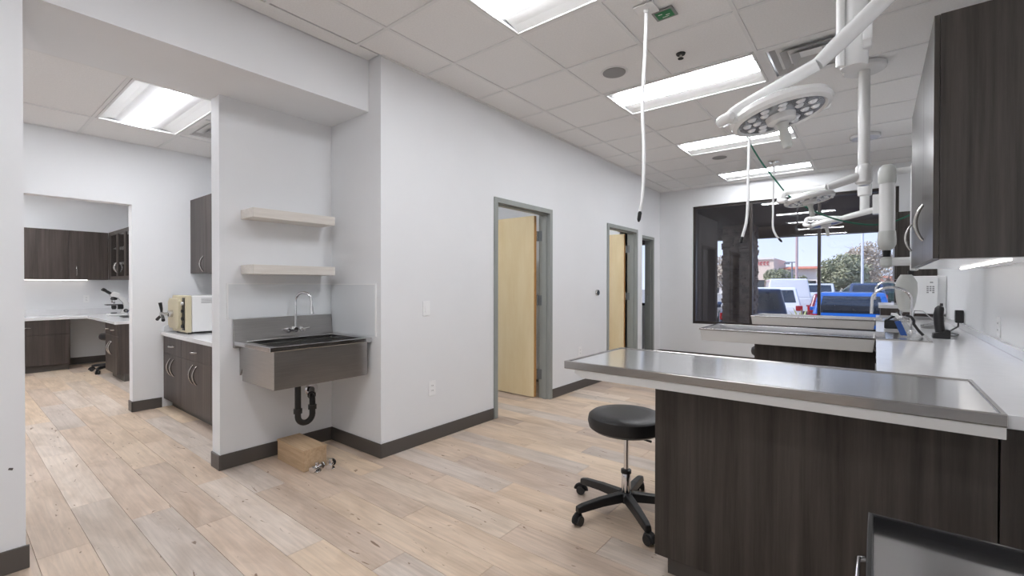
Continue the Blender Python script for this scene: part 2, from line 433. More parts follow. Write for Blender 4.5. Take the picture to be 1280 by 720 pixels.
# left wall with two door openings, then it steps back for the third
wall('wall_left', 'x', X0 - 0.13, X0, (2.035, 6.86), (-0.01, CE + 0.03), [(3.31, 4.31, -1, 2.13), (5.66, 6.67, -1, 2.13)])
wall('wall_left_recess', 'x', -3.23, -3.10, (6.86, YW), (-0.01, CE + 0.03), [(7.02, 7.95, -1, 2.13)])
wall('wall_left_return', 'y', 6.86, 6.95, (-5.85, -3.10), (-0.01, CE + 0.03))
# window wall
WX0, WX1, WZ0, WZ1 = -2.52, 0.25, 0.61, 2.66
wall('wall_far', 'y', YW, YW + 0.15, (-5.97, 0.70), (-0.3, CE + 0.3), [(WX0, WX1, WZ0, WZ1), (-5.0, -3.32, 0.9, WZ1)])
wall('wall_right', 'x', XR, XR + 0.12, (-3.1, YW), (-0.01, CE + 0.3))
wall('wall_back', 'y', -3.1, -3.0, (-10.2, XR), (-0.01, CE + 0.3))
# header over the opening and alcove, pier, alcove walls
wall('wall_header', 'x', -3.68, X1, (0.24, 2.035), (2.595, CE + 0.03))
pier = wall('wall_pier', 'x', -3.68, X1, (-3.0, 0.24), (-0.01, CE + 0.03))
part('scuff_mark', B()._add([(X1 + .0004, .186, .462), (X1 + .0004, .200, .456), (X1 + .0004, .203, .466), (X1 + .0004, .190, .470), (X1 - .01, .186, .462), (X1 - .01, .200, .456), (X1 - .01, .203, .466), (X1 - .01, .190, .470)], [(0, 1, 2, 3), (4, 5, 6, 7), (0, 1, 5, 4), (1, 2, 6, 5), (2, 3, 7, 6), (3, 0, 4, 7)]), M['base'], pier)
wall('wall_alcove', 'x', -3.68, -3.54, (1.205, 2.035), (-0.01, 2.595))
wall('wall_partition', 'y', 2.035, 2.16, (-10.1, X0 - 0.13), (-0.01, CE + 0.03))
wall('wall_side_room', 'x', -5.97, -5.85, (-3.0, 2.035), (-0.01, CE + 0.03), [(-0.5, 1.21, -1, 2.09)])
wall('wall_lab_far', 'x', -10.2, -10.1, (-3.0, 2.16), (-0.01, CE + 0.03))
wall('wall_office_far', 'x', -5.97, -5.85, (2.16, YW), (-0.01, CE + 0.03))
wall('wall_office_middle', 'y', 4.95, 5.05, (-5.85, X0 - 0.13), (-0.01, CE + 0.03))

# ------------------------------------------------------------------ ceilings: grid, tiles
ceiling = struct('ceiling', B().cells('z', CE + 0.03, CE + 0.15, [-10.2, 0.7], [-3.1, 8.4], []), M['wall'])
TY = 0.6125
xl = [X0, -2.5225, -1.91, -1.2975, -0.685, -0.0725, XR]
yl = [YW] + [2.455 + k * TY for k in range(9, -9, -1)] + [-3.0]
yl = sorted(yl)
lights_y = [1.8425, 3.68, 5.5175, 7.355, 0.005, -1.8325]
tile_cache = {}
def tile_mesh(a, b_):
    k = (round(a, 3), round(b_, 3))
    if k not in tile_cache:
        x, y = a / 2 - 0.008, b_ / 2 - 0.008
        tile_cache[k] = B().box(-x, x, -y, y, 0, 0.015).mesh('ceiling_tile', M['tile'])
    return tile_cache[k]
def tile(a, b_, c, d, z, parent):
    o = bpy.data.objects.new('ceiling_tile', tile_mesh(b_ - a, d - c)); COL.objects.link(o)
    o.parent = parent; o.location = ((a + b_) / 2, (c + d) / 2, z)
def is_light(xa, xb, ya): return xa > -1.95 and xb < -0.65 and any(abs(ya - q) < 0.02 for q in lights_y)
for i in range(len(xl) - 1):
    for j in range(len(yl) - 1):
        if is_light(xl[i], xl[i + 1], yl[j]): continue
        if abs(xl[i] + 0.685) < .01 and abs(yl[j] - 3.68) < .02: continue        # air diffuser
        tile(xl[i], xl[i + 1], yl[j], yl[j + 1], CE + 0.006, ceiling)
# recess beside the third door and above the header
tile(-3.10, X0, 6.87, YW, CE + 0.006, ceiling)
tile(X1, X0, -3.0, 2.03, CE + 0.006, ceiling)
def runner(x, y0, y1, gaps, z, parent):
    ya = y0
    for g0, g1 in sorted(gaps) + [(y1, y1)]:
        if g0 - ya > .02: part('grid_runner', B().box(x - .012, x + .012, ya, g0, z - .001, z + .006), M['grid'], parent)
        ya = g1
for x in xl[1:-1]:
    runner(x, -3.0, YW, [(q, q + TY) for q in lights_y] if abs(x + 1.2975) < .01 else [], CE, ceiling)
for j, y in enumerate(yl[1:-1]):
    part('cross_tee', B().box(X0, XR, y - .012, y + .012, CE, CE + .0055), M['grid'], ceiling)
part('wall_angle', B().box(X0, X0 + .02, 2.035, 6.86, CE - .002, CE + .006), M['grid'], ceiling)
part('wall_angle', B().box(X0, XR, YW - .02, YW, CE - .002, CE + .006), M['grid'], ceiling)
# side room and lab ceiling, lower
CS = 2.70
ceil_side = struct('ceiling_side', B().cells('z', CS + 0.025, CS + 0.06, [-10.1, -3.68], [-3.0, 2.035], []), M['wall'])
xs = [-10.1, -9.46, -8.85, -8.24, -7.63, -7.02, -6.41, -5.85, -5.2, -3.98, -3.68]
ys = [-3.0, -2.24, -1.63, -1.02, -0.41, 0.20, 0.82, 1.42, 2.035]
for i in range(len(xs) - 1):
    for j in range(len(ys) - 1):
        if (abs(xs[i] + 5.2) < .01 and abs(ys[j] - .82) < .01) or (abs(xs[i] + 5.2) < .01 and abs(ys[j] - 1.42) < .01): continue
        if abs(xs[i] + 5.2) < .01 and abs(ys[j] + 1.02) < .01: continue
        if xs[i] in (-9.46, -8.85, -7.63, -7.02) and (abs(ys[j] - .20) < .01 or abs(ys[j] + 1.02) < .01): continue
        tile(xs[i], xs[i + 1], ys[j], ys[j + 1], CS + .006, ceil_side)
tile(-5.2, -5.12, 1.42, 2.035, CS + .006, ceil_side); tile(-4.5, -3.98, 1.42, 2.035, CS + .006, ceil_side)
for x in xs[1:-1]:
    runner(x, -3.0, 2.035, [(-1.02, -.41), (.20, .82)] if x in (-8.85, -7.02) else [], CS, ceil_side)
for y in ys[1:-1]:
    part('cross_tee', B().box(-10.1, -3.68, y - .012, y + .012, CS, CS + .0055), M['grid'], ceil_side)

# ------------------------------------------------------------------ troffer lights
def troffer(x0, x1, y0, y1, z, label, group):
    t = thing('ceiling_light', label, 'ceiling light', ((x0 + x1) / 2, (y0 + y1) / 2, z), 0, group)
    yc = (y0 + y1) / 2
    part('frame', B().ring((x0 + .013, x1 - .013, y0 + .013, y1 - .013), (x0 + .03, x1 - .03, y0 + .03, y1 - .03), z - .003, z + .012), M['enamel'], t)
    # curved reflector wings rising from the frame to the lens
    for s in (-1, 1):
        ye = y0 + .03 if s < 0 else y1 - .03
        yi = yc + s * 0.085
        prof = [(ye, z + .004)]
        for k in range(1, 7):
            q = k / 6; prof.append((ye + (yi - ye) * q, z + .004 + .030 * math.sin(q * PI / 2)))
        prof.append((yi, z + .037)); prof.append((ye, z + .010))
        part('reflector', B().prism(prof, 'x', x0 + .03, x1 - .03), M['enamel'], t, smooth=True)
    lens = [(yc + .085 * math.cos(a), z + .030 - .030 * math.sin(a)) for a in [PI * k / 10 for k in range(11)]]
    part('lens', B().prism(lens, 'x', x0 + .032, x1 - .032), M['lens'], t, smooth=True, label='glowing white lens')
    return t
lab = ['long ceiling troffer nearest the camera, cut by the picture top',
       'ceiling troffer second from camera, beside round speaker and sprinkler head',
       'ceiling troffer third from camera, above the first surgical lamp',
       'ceiling troffer farthest away, just before the window wall',
       'ceiling troffer just behind the camera, seen only reflected in the window',
       'ceiling troffer farthest behind the camera, seen only reflected in the window']
for y, l in zip(lights_y, lab):
    troffer(-1.91, -0.685, y, y + TY, CE, l, 'ceiling troffers of the treatment room')
troffer(-5.2, -3.98, .82, 1.42, CS, 'ceiling troffer seen through the opening above the beige sterilizer', 'ceiling troffers of the side rooms')
troffer(-5.2, -3.98, -1.02, -.41, CS, 'side room ceiling troffer hidden behind the white pier', 'ceiling troffers of the side rooms')
troffer(-9.46, -8.24, -1.02, -.41, CS, 'added unseen laboratory ceiling troffer far back from the counter, fill light', 'ceiling troffers of the side rooms')  # out-of-view fixture added to lift the dark far wall of the lab
troffer(-7.63, -6.41, -1.02, -.41, CS, 'added unseen laboratory ceiling troffer behind the pier side of opening, fill light', 'ceiling troffers of the side rooms')  # companion fill lamp, unseen, added to brighten the lab
troffer(-9.46, -8.24, .20, .82, CS, 'laboratory ceiling troffer nearer the microscope, hidden above the opening', 'ceiling troffers of the side rooms')
troffer(-7.63, -6.41, .20, .82, CS, 'added unseen laboratory ceiling troffer just behind the opening wall, fill light', 'ceiling troffers of the side rooms')  # extra unseen lamp added because the lab came out too dark
troffer(-4.7, -3.48, 2.6, 3.2, CE, 'ceiling troffer in the room behind the nearer birch door', 'ceiling troffers of the side rooms')
troffer(-4.7, -3.48, 5.15, 5.75, CE, 'ceiling troffer in the room behind the farther birch door', 'ceiling troffers of the side rooms')

# ------------------------------------------------------------------ baseboards
def bb(name, *segs):
    b = B()
    for s in segs: b.box(*s, 0.0, 0.105)
    struct(name, b, M['base'], bev=.003)
bb('baseboard_left', (X0, X0 + .011, 2.035, 3.30))
bb('baseboard_left_middle', (X0, X0 + .011, 4.32, 5.65))
bb('baseboard_left_recess', (-3.10, -3.089, 7.96, YW))
bb('baseboard_alcove', (-3.54, -3.529, 1.205, 2.024))
bb('baseboard_alcove_side', (-3.54, X0 + .011, 2.024, 2.035))
bb('baseboard_alcove_end', (-3.68, -3.529, 1.194, 1.205))
bb('baseboard_pier', (X1, X1 + .011, -3.0, 0.251))
bb('baseboard_side_room', (-5.85, -5.839, 1.199, 1.45))
bb('baseboard_side_room_end', (-5.97, -5.839, 1.199, 1.21))
bb('baseboard_far', (-3.10, 0.0, YW - .011, YW))
bb('baseboard_lab', (-10.1, -10.089, -2.9, 2.02))
bb('baseboard_office', (-5.85, X0 - .14, 4.939, 4.95))

# ------------------------------------------------------------------ doors
def door(name, xf, xb, y0, y1, zt, leaf=None):
    d = thing(name, None, None, (xf, (y0 + y1) / 2, 0), kind='structure')
    u = [(y0, 0), (y0, zt), (y1, zt), (y1, 0), (y1 - .05, 0), (y1 - .05, zt - .05), (y0 + .05, zt - .05), (y0 + .05, 0)]
    fr = part('frame', B().prism(u, 'x', xb - .012, xf + .014), M['frame'], d, bev=.003)
    i = .05
    v = [(y0 + i, 0), (y0 + i, zt - i), (y1 - i, zt - i), (y1 - i, 0), (y1 - i - .016, 0), (y1 - i - .016, zt - i - .016), (y0 + i + .016, zt - i - .016), (y0 + i + .016, 0)]
    xm = (xf + xb) / 2
    part('stop', B().prism(v, 'x', xm - .012, xm + .035), M['frame'], fr)
    if leaf:
        yl_ = y1 - .068
        lf = part('leaf', B().box(xb - .035 - .89, xb - .035, yl_ - .045, yl_, .012, zt - .06), M['birch'], d, bev=.002)
        part('edge_band', B().box(xb - .0355, xb - .0335, yl_ - .044, yl_ - .001, .014, zt - .062), M['birch_edge'], lf)
        part('door_closer', B().box(xb - .30, xb - .10, yl_ + .001, yl_ + .03, zt - .15, zt - .1), M['white'], lf)
        if leaf == 2:
            part('bore_hole', B().cyl((xb - .72, yl_ - .0465, 1.40), (xb - .72, yl_ - .045, 1.40), .011, n=12), M['black'], lf)
        for z in (.27, 1.11, 1.84):
            h = part('hinge', B().box(xb - .032, xb + .03, y1 - .056, y1 - .0505, z - .057, z + .057), M['hinge'], d, bev=.001)
            part('knuckle', B().cyl((xb - .03, y1 - .062, z - .057), (xb - .03, y1 - .062, z + .057), .008, n=10), M['nickel'], h, smooth=True)
    return d
door('door_1', X0, X0 - .13, 3.31, 4.31, 2.13, 2)
door('door_2', X0, X0 - .13, 5.66, 6.67, 2.13, 1)
d3 = door('door_3', -3.10, -3.23, 7.02, 7.95, 2.13)
part('strike_plate', B().box(-3.19, -3.16, 7.8965, 7.9005, .98, 1.10), M['nickel'], d3)

# ------------------------------------------------------------------ window
def window(name, x0, x1, z0, z1, muls):
    wd = thing(name, None, None, ((x0 + x1) / 2, YW, z0), kind='structure')
    f = .045
    part('frame', B().prism([(x0, z0), (x1, z0), (x1, z1), (x0, z1)], 'y', YW + .05, YW + .11) if False else
         B().cells('y', YW + .045, YW + .125, [x0, x1], [z0, z1], [(a + (f if k == 0 else .02), b_ - (f if k == len(muls) else .02), z0 + f, z1 - f)
                   for k, (a, b_) in enumerate(zip([x0] + muls, muls + [x1]))]), M['bronze'], wd)
    for k, (a, b_) in enumerate(zip([x0] + muls, muls + [x1])):
        part('pane', B().box(a + .015, b_ - .015, YW + .08, YW + .086, z0 + .02, z1 - .02), M['glass'], wd)
    return wd
window('window_1', WX0, WX1, WZ0, WZ1, [-1.60, -0.67])
window('window_2', -5.0, -3.32, 0.9, WZ1, [-4.15])

# ------------------------------------------------------------------ cabinets
def bow(c, length, depth, axis, r=.005):
    """bow handle; the arc stands off along -y; axis 'z' upright or 'x' level"""
    c = Vector(c); ax = Vector((0, 0, 1)) if axis == 'z' else Vector((1, 0, 0)); o = Vector((0, -1, 0))
    h = length / 2; pts = []
    for k in range(15):
        s = -1 + 2 * k / 14
        pts.append(c + ax * (h * s) + o * (depth * math.cos(s * PI / 2) ** 0.8 + 0.002))
    return B().tube(pts, [r * (0.75 + .35 * math.cos((-1 + 2 * k / 14) * PI / 2)) for k in range(15)], 8, flat=1.7)

def cabinet(name, label, cat, loc, rz, w_, d, z0, z1, fronts, toe=0.0, m='darkwood', group=None, hm='nickel', body_bottom=None):
    """local: x along the width, front at y=0 facing -y. fronts: (kind, x0, x1, za, zb, handle) ; handle (x, z, length, axis)"""
    t = thing(name, label, cat, loc, rz, group, local=True)
    part('body', B().box(0, w_, .021, d, z0 + toe, z1), M[m], t, bev=.001)
    if toe: part('plinth', B().box(.005, w_ - .005, .075, d, z0, z0 + toe), M['base'], t)
    for f in fronts:
        kind, a, b_, za, zb, h = f[:6]
        if kind == 'glass':
            s = .055
            dr = part('glass_door', B().cells('y', 0, .02, [a + .0015, b_ - .0015], [za + .0015, zb - .0015], [(a + s, b_ - s, za + s, zb - s)]), M[m], t)
            part('pane', B().box(a + s - .006, b_ - s + .006, .008, .012, za + s - .006, zb - s + .006), M['cabglass'], dr)
        else:
            dr = part(kind, B().box(a + .0018, b_ - .0018, 0, .02, za + .0018, zb - .0018), M[m], t, bev=.0012)
        if h: part('handle', bow((h[0], 0, h[1]), h[2], .032, h[3]), M[hm], dr, smooth=True, label='brushed nickel bow handle')
    return t

# worktop along the right wall, notched where the steel tops lie
PENS = [(1.84, 2.45), (3.95, 4.52), (5.95, 6.52)]
PX0, PX1 = -1.15, .29
WT = .92
t = thing('worktop', 'long white quartz worktop running along the right wall to the window', 'worktop', (.3, 4.5, WT - .04))
part('slab', B().cells('z', WT - .04, WT, [.005, XR - .002], [1.885, 7.19], [(-1, PX1 + .002, a - .05, b_ + .002) for a, b_ in PENS[:1]] + [(-1, PX1 + .002, a - .002, b_ + .002) for a, b_ in PENS[1:]]), M['quartz'], t, bev=.002)
part('upstand', B().box(XR - .022, XR - .002, 1.885, 7.19, WT + .0005, WT + .045), M['quartz'], t, bev=.002)
for k, (ya, yb, nm) in enumerate([(1.90, 3.92, 'dark base cabinet under the white worktop nearest the camera'), (4.54, 5.92, 'dark base cabinet under the worktop between second and third steel tables'), (6.55, 7.17, 'dark base cabinet under the worktop beyond the third steel table')]):
    n = max(1, round((yb - ya) / .5)); wd = (yb - ya) / n
    x_left = PX1 + .005 if k == 0 else .03
    fr = []
    if k == 0: # front turned to the aisle behind the first peninsula
        t = thing('base_cabinet', nm, 'cabinet', (.44, 2.9, 0))
        part('body', B().cells('z', .1, WT - .042, [.03, XR - .004], [1.9845, 3.94], [(-1, PX1 + .003, 0, 2.47)]), M['darkwood'], t, bev=.001)
        part('end_panel', B().box(PX1 + .004, XR - .004, 1.9645, 1.984, .1, WT - .042), M['darkwood'], t, bev=.0012)
        part('plinth', B().box(.36, XR - .01, 2.03, 3.9, 0, .1), M['base'], t)
        for q in range(3):
            a = 2.48 + q * .486
            dr = part('door', B().box(.009, .028, a + .002, a + .484, .105, WT - .045), M['darkwood'], t, bev=.001)
    else:
        for q in range(n): fr.append(('door', q * wd, (q + 1) * wd, .1, WT - .045, (q * wd + (.05 if q % 2 else wd - .05), .72, .14, 'z')))
        cabinet('base_cabinet', nm, 'cabinet', (.03, yb, 0), -PI / 2, yb - ya, .53, 0, WT - .042, fr, toe=.1)

# the three peninsula tables
names = ['nearest', 'second', 'third']
for k, (ya, yb) in enumerate(PENS):
    l1 = ['polished steel exam table top nearest the camera, on the dark peninsula', 'steel exam table top of the second peninsula, behind the nearest one', 'steel exam table top of the third peninsula, below the window'][k]
    t = thing('exam_table_top', l1, 'table top', ((PX0 + PX1) / 2, (ya + yb) / 2, WT - .04), 0, 'steel exam table tops')
    zt = WT + .008; r = .014
    if k == 0:
        part('rim', B().ring((PX0, PX1, ya, yb), (PX0 + r, PX1 - r, ya + r, yb - r), zt - .036, zt), M['steel_rim'], t, bev=.0025)
        part('steel_sheet', B().box(PX0 + r - .001, PX1 - r + .001, ya + r - .001, yb - r + .001, zt - .034, zt - .004), M['steel_top'], t)
        zb = zt - .037; hgt = .034
    else:
        part('rim', B().ring((PX0, PX1, ya, yb), (PX0 + .02, PX1 - .02, ya + .02, yb - .02), zt - .012, zt), M['steel_rim'], t, bev=.002)
        part('deck', B().box(.06, PX1 - .019, ya + .019, yb - .019, zt - .012, zt - .0005), M['steel_top'], t)
        part('basin', B().tub(PX0 + .019, .06, ya + .019, yb - .019, zt - .055, zt - .001, .003, .004), M['steel'], t)
        part('drain', B().lathe([(.03, 0), (.03, .004), (.02, .003)], (-.10, (ya + yb) / 2, zt - .052), 16), M['chrome'], t, smooth=True)
        zb = zt - .013; hgt = .088
    xa = PX0 + (.055 if k == 0 else .006)
    ch = hgt * .6
    if k == 0:
        part('underside_tray', B().prism([(xa, zb), (PX1 - .003, zb), (PX1 - .003, zb - hgt), (xa + ch * 2, zb - hgt), (xa, zb - hgt + ch)], 'y', ya + .004, yb - .004), M['offwhite'], t, bev=.001, label='off white edge under the steel')
    else:
        pr_ = [(xa, zb), (xa, zb - .012), (xa + .006, zb - hgt * .6), (xa + .02, zb - hgt * .9), (xa + .05, zb - hgt)]
        b = B(); n = len(pr_)
        # open shell: a white tray body around the basin
        b.tub(xa, 0.0, ya + .004, yb - .004, zb - hgt, zb, .008, .012)
        part('underside_tray', b, M['offwhite'], t, bev=.003, label='off white tray body')
    # cabinet that carries it
    l2 = ['dark laminate peninsula cabinet with its plain back turned to the camera', 'dark laminate peninsula cabinet of the second table, partly hidden', 'dark laminate peninsula cabinet of the third table, almost wholly hidden'][k]
    yp, zc = ya + .125, zb - hgt - .002
    xe = PX1 if k == 0 else .002
    t = thing('peninsula_cabinet', l2, 'cabinet', (-.25, (ya + yb) / 2, 0), 0, 'dark peninsula cabinets')
    part('back_panel', B().box(-.757, xe - .001, yp, yp + .019, .1, zc), M['darkwood'], t, bev=.001)
    part('body', B().box(-.757, xe - .02, yp + .0195, yb - .05, .1, zc), M['darkwood'], t)
    part('plinth', B().box(-.72, xe - .03, yp + .06, yb - .1, 0, .1), M['base'], t)

# upper cabinets at the right wall
t = cabinet('upper_cabinet', 'tall dark upper cabinet at the right, over the white worktop', 'cabinet', (.2, 4.36, 0), -PI / 2, 1.59, XR - .2 - .002, 1.405, 2.49,
            [('door', 0, 1.02, 1.405, 2.49, (.10, 1.62, .19, 'z')), ('door', 1.02, 1.59, 1.405, 2.49, (1.09, 1.62, .19, 'z'))])
part('underside', B().box(.005, 1.585, .022, .375, 1.401, 1.4045), M['quartz'], t, label='white underside')
single('under_cabinet_light', B().box(.447, .457, 2.86, 4.3, 1.393, 1.4005), M['strip'], 'slim lit strip light under the tall upper cabinet', 'strip light', (.44, 3.5, 1.4005))
t = cabinet('upper_cabinet', 'dark upper cabinet at the far end beside the window', 'cabinet', (.185, 8.24, 0), -PI / 2, .79, XR - .187, 1.36, 2.20,
            [('door', 0, .395, 1.36, 2.2, None), ('door', .395, .79, 1.36, 2.2, None)])
single('under_cabinet_light', B().box(.25, .52, 7.6, 7.63, 1.345, 1.3595), M['strip'], 'lit strip light under the far dark upper cabinet', 'strip light', (.38, 7.6, 1.3595))
t = thing('end_cabinet', 'low brown end cabinet with white top under the far corner of window', 'cabinet', (.3, 7.7, 0))
part('body', B().box(.05, XR - .002, 7.205, 8.235, 0, 1.005), M['darkwood_far'], t, bev=.001)
part('top', B().box(.03, XR - .002, 7.195, 8.24, 1.006, 1.045), M['quartz'], t, bev=.002, label='white top')

# ------------------------------------------------------------------ alcove: sink, faucet, shelves, splash panels
def shelf(z, label):
    single('floating_shelf', B().box(-3.538, -3.33, 1.34, 1.945, z, z + .065), M['shelfwood'], label, 'shelf', (-3.43, 1.64, z), 'floating shelves in the alcove', bev=.0015)
shelf(1.752, 'pale wood floating shelf, the upper of two over the sink')
shelf(1.36, 'pale wood floating shelf, the lower of two over the sink')
t = thing('splash_panel', 'white glossy splash panel behind the steel sink on back and side walls', 'splash panel', (-3.5, 1.7, .9))
part('panel', B().box(-3.539, -3.533, 1.255, 2.033, 1.045, 1.288), M['splash'], t)
part('panel', B().box(-3.532, -2.92, 2.027, 2.0345, .90, 1.285), M['splash'], t)
part('edge_trim', B().box(-3.539, -3.529, 1.247, 1.256, 1.045, 1.295), M['trim'], t)
part('edge_trim', B().box(-3.539, -3.529, 1.256, 2.026, 1.288, 1.297), M['trim'], t)
part('edge_trim', B().box(-3.529, -2.92, 2.024, 2.0345, 1.285, 1.294), M['trim'], t)
part('edge_trim', B().box(-2.92, -2.911, 2.024, 2.0345, .9, 1.294), M['trim'], t)
t = thing('utility_sink', 'deep stainless steel wall hung utility sink in the alcove', 'sink', (-3.22, 1.66, .61))
SX0, SX1, SY0, SY1, SZ = -3.532, -2.955, 1.285, 2.022, .89
part('bowl', B().tub(-3.46, -2.975, 1.318, 1.995, .612, SZ - .012, .004, 0.0), M['steel_matt'], t, bev=.004)
part('rim', B().ring((SX0 + .02, SX1, SY0, SY1), (-3.44, -2.985, 1.335, 1.975), SZ - .03, SZ), M['steel'], t, bev=.003)
part('backsplash', B().prism([(SX0, SZ - .05), (SX0, 1.042), (SX0 + .012, 1.042), (SX0 + .028, SZ + .01), (SX0 + .028, SZ - .05)], 'y', SY0, SY1), M['steel_matt'], t, bev=.002)
part('waste', B().lathe([(.045, 0), (.045, .005), (.03, .003)], (-3.25, 1.61, .617), 18), M['chrome'], t, smooth=True)
for y in (1.33, 1.97):
    part('wall_bracket', B().prism([(-3.537, .86), (-3.47, .86), (-3.47, .72), (-3.537, .64)], 'y', y, y + .012), M['steel_matt'], t)
t = thing('faucet', 'chrome gooseneck faucet with two knobs on the utility sink', 'faucet', (-3.50, 1.69, .93))
part('body', B().cyl((-3.506, 1.69, .945), (-3.44, 1.69, .945), .018, n=18), M['chrome'], t, smooth=True)
part('spout', B().tube([(-3.455, 1.69, .945), (-3.452, 1.69, 1.05), (-3.452, 1.69, 1.15)] + [Vector((-3.452 + .052 - .052 * math.cos(a), 1.69 + .035 * (1 - math.cos(a)), 1.165 + .062 * math.sin(a))) for a in [PI * k / 12 for k in range(13)]] + [(-3.348, 1.76, 1.12)], .0095, 12), M['chrome'], t, smooth=True)
part('aerator', B().cyl((-3.348, 1.76, 1.125), (-3.346, 1.762, 1.065), .011, .017, 16), M['chrome'], t, smooth=True)
for s in (-1, 1):
    kn = part('knob', B().tube([(-3.505, 1.69 + s * .055, .942), (-3.46, 1.69 + s * .055, .942), (-3.445, 1.69 + s * .055, .942)], [.012, .019, .015], 14), M['chrome'], t, smooth=True)
    part('lever', B().tube([(-3.45, 1.69 + s * .055, .945), (-3.435, 1.69 + s * .10, .955)], [.006, .0045], 8), M['chrome'], kn, smooth=True)
t = thing('drain_trap', 'black plastic drain trap below the steel sink', 'pipe', (-3.3, 1.65, .3))
part('tailpiece', B().cyl((-3.25, 1.606, .611), (-3.25, 1.606, .36), .021, n=16), M['blackpipe'], t, smooth=True)
part('bend', B().tube([(-3.25, 1.606, .37)] + arc((-3.25, 1.66, .335), .054, PI, 2 * PI, 12, (0, 1, 0), (0, 0, 1)) + [(-3.25, 1.714, .42)] +
     [(-3.262, 1.72, .445), (-3.30, 1.735, .455), (-3.40, 1.79, .452), (-3.535, 1.86, .45)], .021, 14), M['blackpipe'], t, smooth=True)
for p in ((-3.25, 1.606, .375), (-3.25, 1.714, .385)):
    part('slip_nut', B().cyl((p[0], p[1], p[2] - .016), (p[0], p[1], p[2] + .016), .03, n=10), M['blackpipe'], t)
part('slip_nut', B().cyl((-3.315, 1.743, .455), (-3.345, 1.76, .454), .03, n=10), M['blackpipe'], t)
part('escutcheon', B().cyl((-3.537, 1.86, .45), (-3.525, 1.86, .45), .055, .045, 20), M['chrome'], t, smooth=True)
t = thing('wooden_box', 'small plain wood box on the floor under the sink', 'box', (-3.24, 1.63, 0))
part('body', B().box(-3.44, -3.05, 1.548, 1.712, 0.001, .138), M['board'], t, bev=.002)
part('lid', B().box(-3.443, -3.047, 1.545, 1.715, .1385, .150), M['board'], t, bev=.002)
for k, (x, y, rz, l) in enumerate([(-3.012, 1.62, .35, 'chrome angle stop valve on the floor touching the wood box end'), (-2.985, 1.705, .8, 'chrome angle stop valve on the floor, farther from the wood box')]):
    t = thing('stop_valve', l, 'valve', (x, y, 0), rz, 'loose chrome valves', local=True)
    part('body', B().cyl((0, -.035, .024), (0, .03, .024), .017, n=14), M['chrome'], t, smooth=True)
    part('outlet', B().cyl((0, 0, .02), (0, 0, .062), .013, n=12), M['chrome'], t, smooth=True)
    part('nut', B().cyl((0, -.052, .024), (0, -.032, .024), .023, n=6), M['chrome'], t)
    part('handle', B().lathe([(.024, 0), (.027, .006), (.024, .012)], (0, .042, .024), 12, Matrix.Rotation(-PI / 2, 4, 'X')), M['black' if k else 'chrome'], t, smooth=True)
    part('flange', B().lathe([(.03, 0.001), (.028, .004), (.018, .006)], (0, 0, 0), 16), M['chrome'], t, smooth=True)

# ------------------------------------------------------------------ wall plates
def plate(name, label, cat, p, axis, kind, s=1):
    """axis x+: on the left wall facing +x; x-: on the right wall"""
    q = 1 if axis == 'x+' else -1
    x, y, z = p
    t = thing(name, label, cat, p)
    hw, hh = (.037, .060)
    part('plate', B().box(x, x + q * .006, y - hw, y + hw, z - hh, z + hh), M['trim'], t, bev=.0015)
    if kind == 'switch':
        part('rocker', B().prism([(x + q * .006, z - .033), (x + q * .0105, z - .033), (x + q * .0075, z + .033), (x + q * .006, z + .033)], 'y', y - .0165, y + .0165), M['trim'], t)
    else:
        for dz in (-.02, .02):
            f = part('socket', B().box(x + q * .006, x + q * .0085, y - .0165, y + .0165, z + dz - .014, z + dz + .014), M['trim'], t, bev=.001)
            part('slots', B().box(x + q * .0085, x + q * .009, y - .008, y - .005, z + dz - .004, z + dz + .006).box(x + q * .0085, x + q * .009, y + .005, y + .008, z + dz - .004, z + dz + .006), M['black'], f, kind='stuff')
    return t
plate('light_switch', 'white rocker switch plate on the long white wall before first door', 'switch', (X0 + .0005, 2.468, 1.095), 'x+', 'switch')
plate('wall_outlet', 'white outlet low on the long white wall below the switch', 'outlet', (X0 + .0005, 2.53, .435), 'x+', 'outlet')
plate('wall_outlet', 'white outlet between the two birch doors, just above steel table edge', 'outlet', (X0 + .0005, 4.94, .46), 'x+', 'outlet')
plate('wall_outlet', 'white outlet on the right wall above worktop, nearest the camera', 'outlet', (XR - .0005, 3.93, 1.04), 'x-', 'outlet')
plate('wall_outlet', 'white outlet on the right wall with a black adapter plugged in', 'outlet', (XR - .0005, 5.28, 1.0), 'x-', 'outlet')
t = thing('thermostat', 'small round black and silver thermostat between the two birch doors', 'thermostat', (X0, 5.375, 1.185))
part('ring', B().tube([(X0 + .0005, 5.375, 1.185), (X0 + .018, 5.375, 1.185), (X0 + .024, 5.375, 1.185)], [.041, .041, .037], 24), M['nickel'], t, smooth=True)
part('dial', B().tube([(X0 + .0245, 5.375, 1.185), (X0 + .028, 5.375, 1.185)], [.034, .032], 24), M['blackgloss'], t, smooth=True)

# ------------------------------------------------------------------ ceiling fixtures
for p, l in (((-1.63, 3.345), 'round ceiling speaker nearer the camera, left of the sprinkler head'), ((-1.62, 6.43), 'round ceiling speaker farther away near the window wall')):
    t = thing('ceiling_speaker', l, 'speaker', (*p, CE), 0, 'round ceiling speakers')
    part('grille', B().lathe([(.088, -.004), (.09, .002), (.09, .005)], (*p, CE), 32), M['grey'], t, smooth=True)
    part('bezel', B().lathe([(.105, .0), (.108, .004), (.108, .005)], (*p, CE + .0005), 32), M['grid'], t, smooth=True)
t = thing('sprinkler_head', 'small black sprinkler head on the ceiling beside the troffer', 'sprinkler', (-1.12, 3.38, CE))
part('escutcheon', B().lathe([(.03, -.004), (.034, .005)], (-1.12, 3.38, CE), 18), M['black'], t, smooth=True)
part('nozzle', B().lathe([(.008, -.03), (.011, -.004)], (-1.12, 3.38, CE), 12), M['nickel'], t, smooth=True)
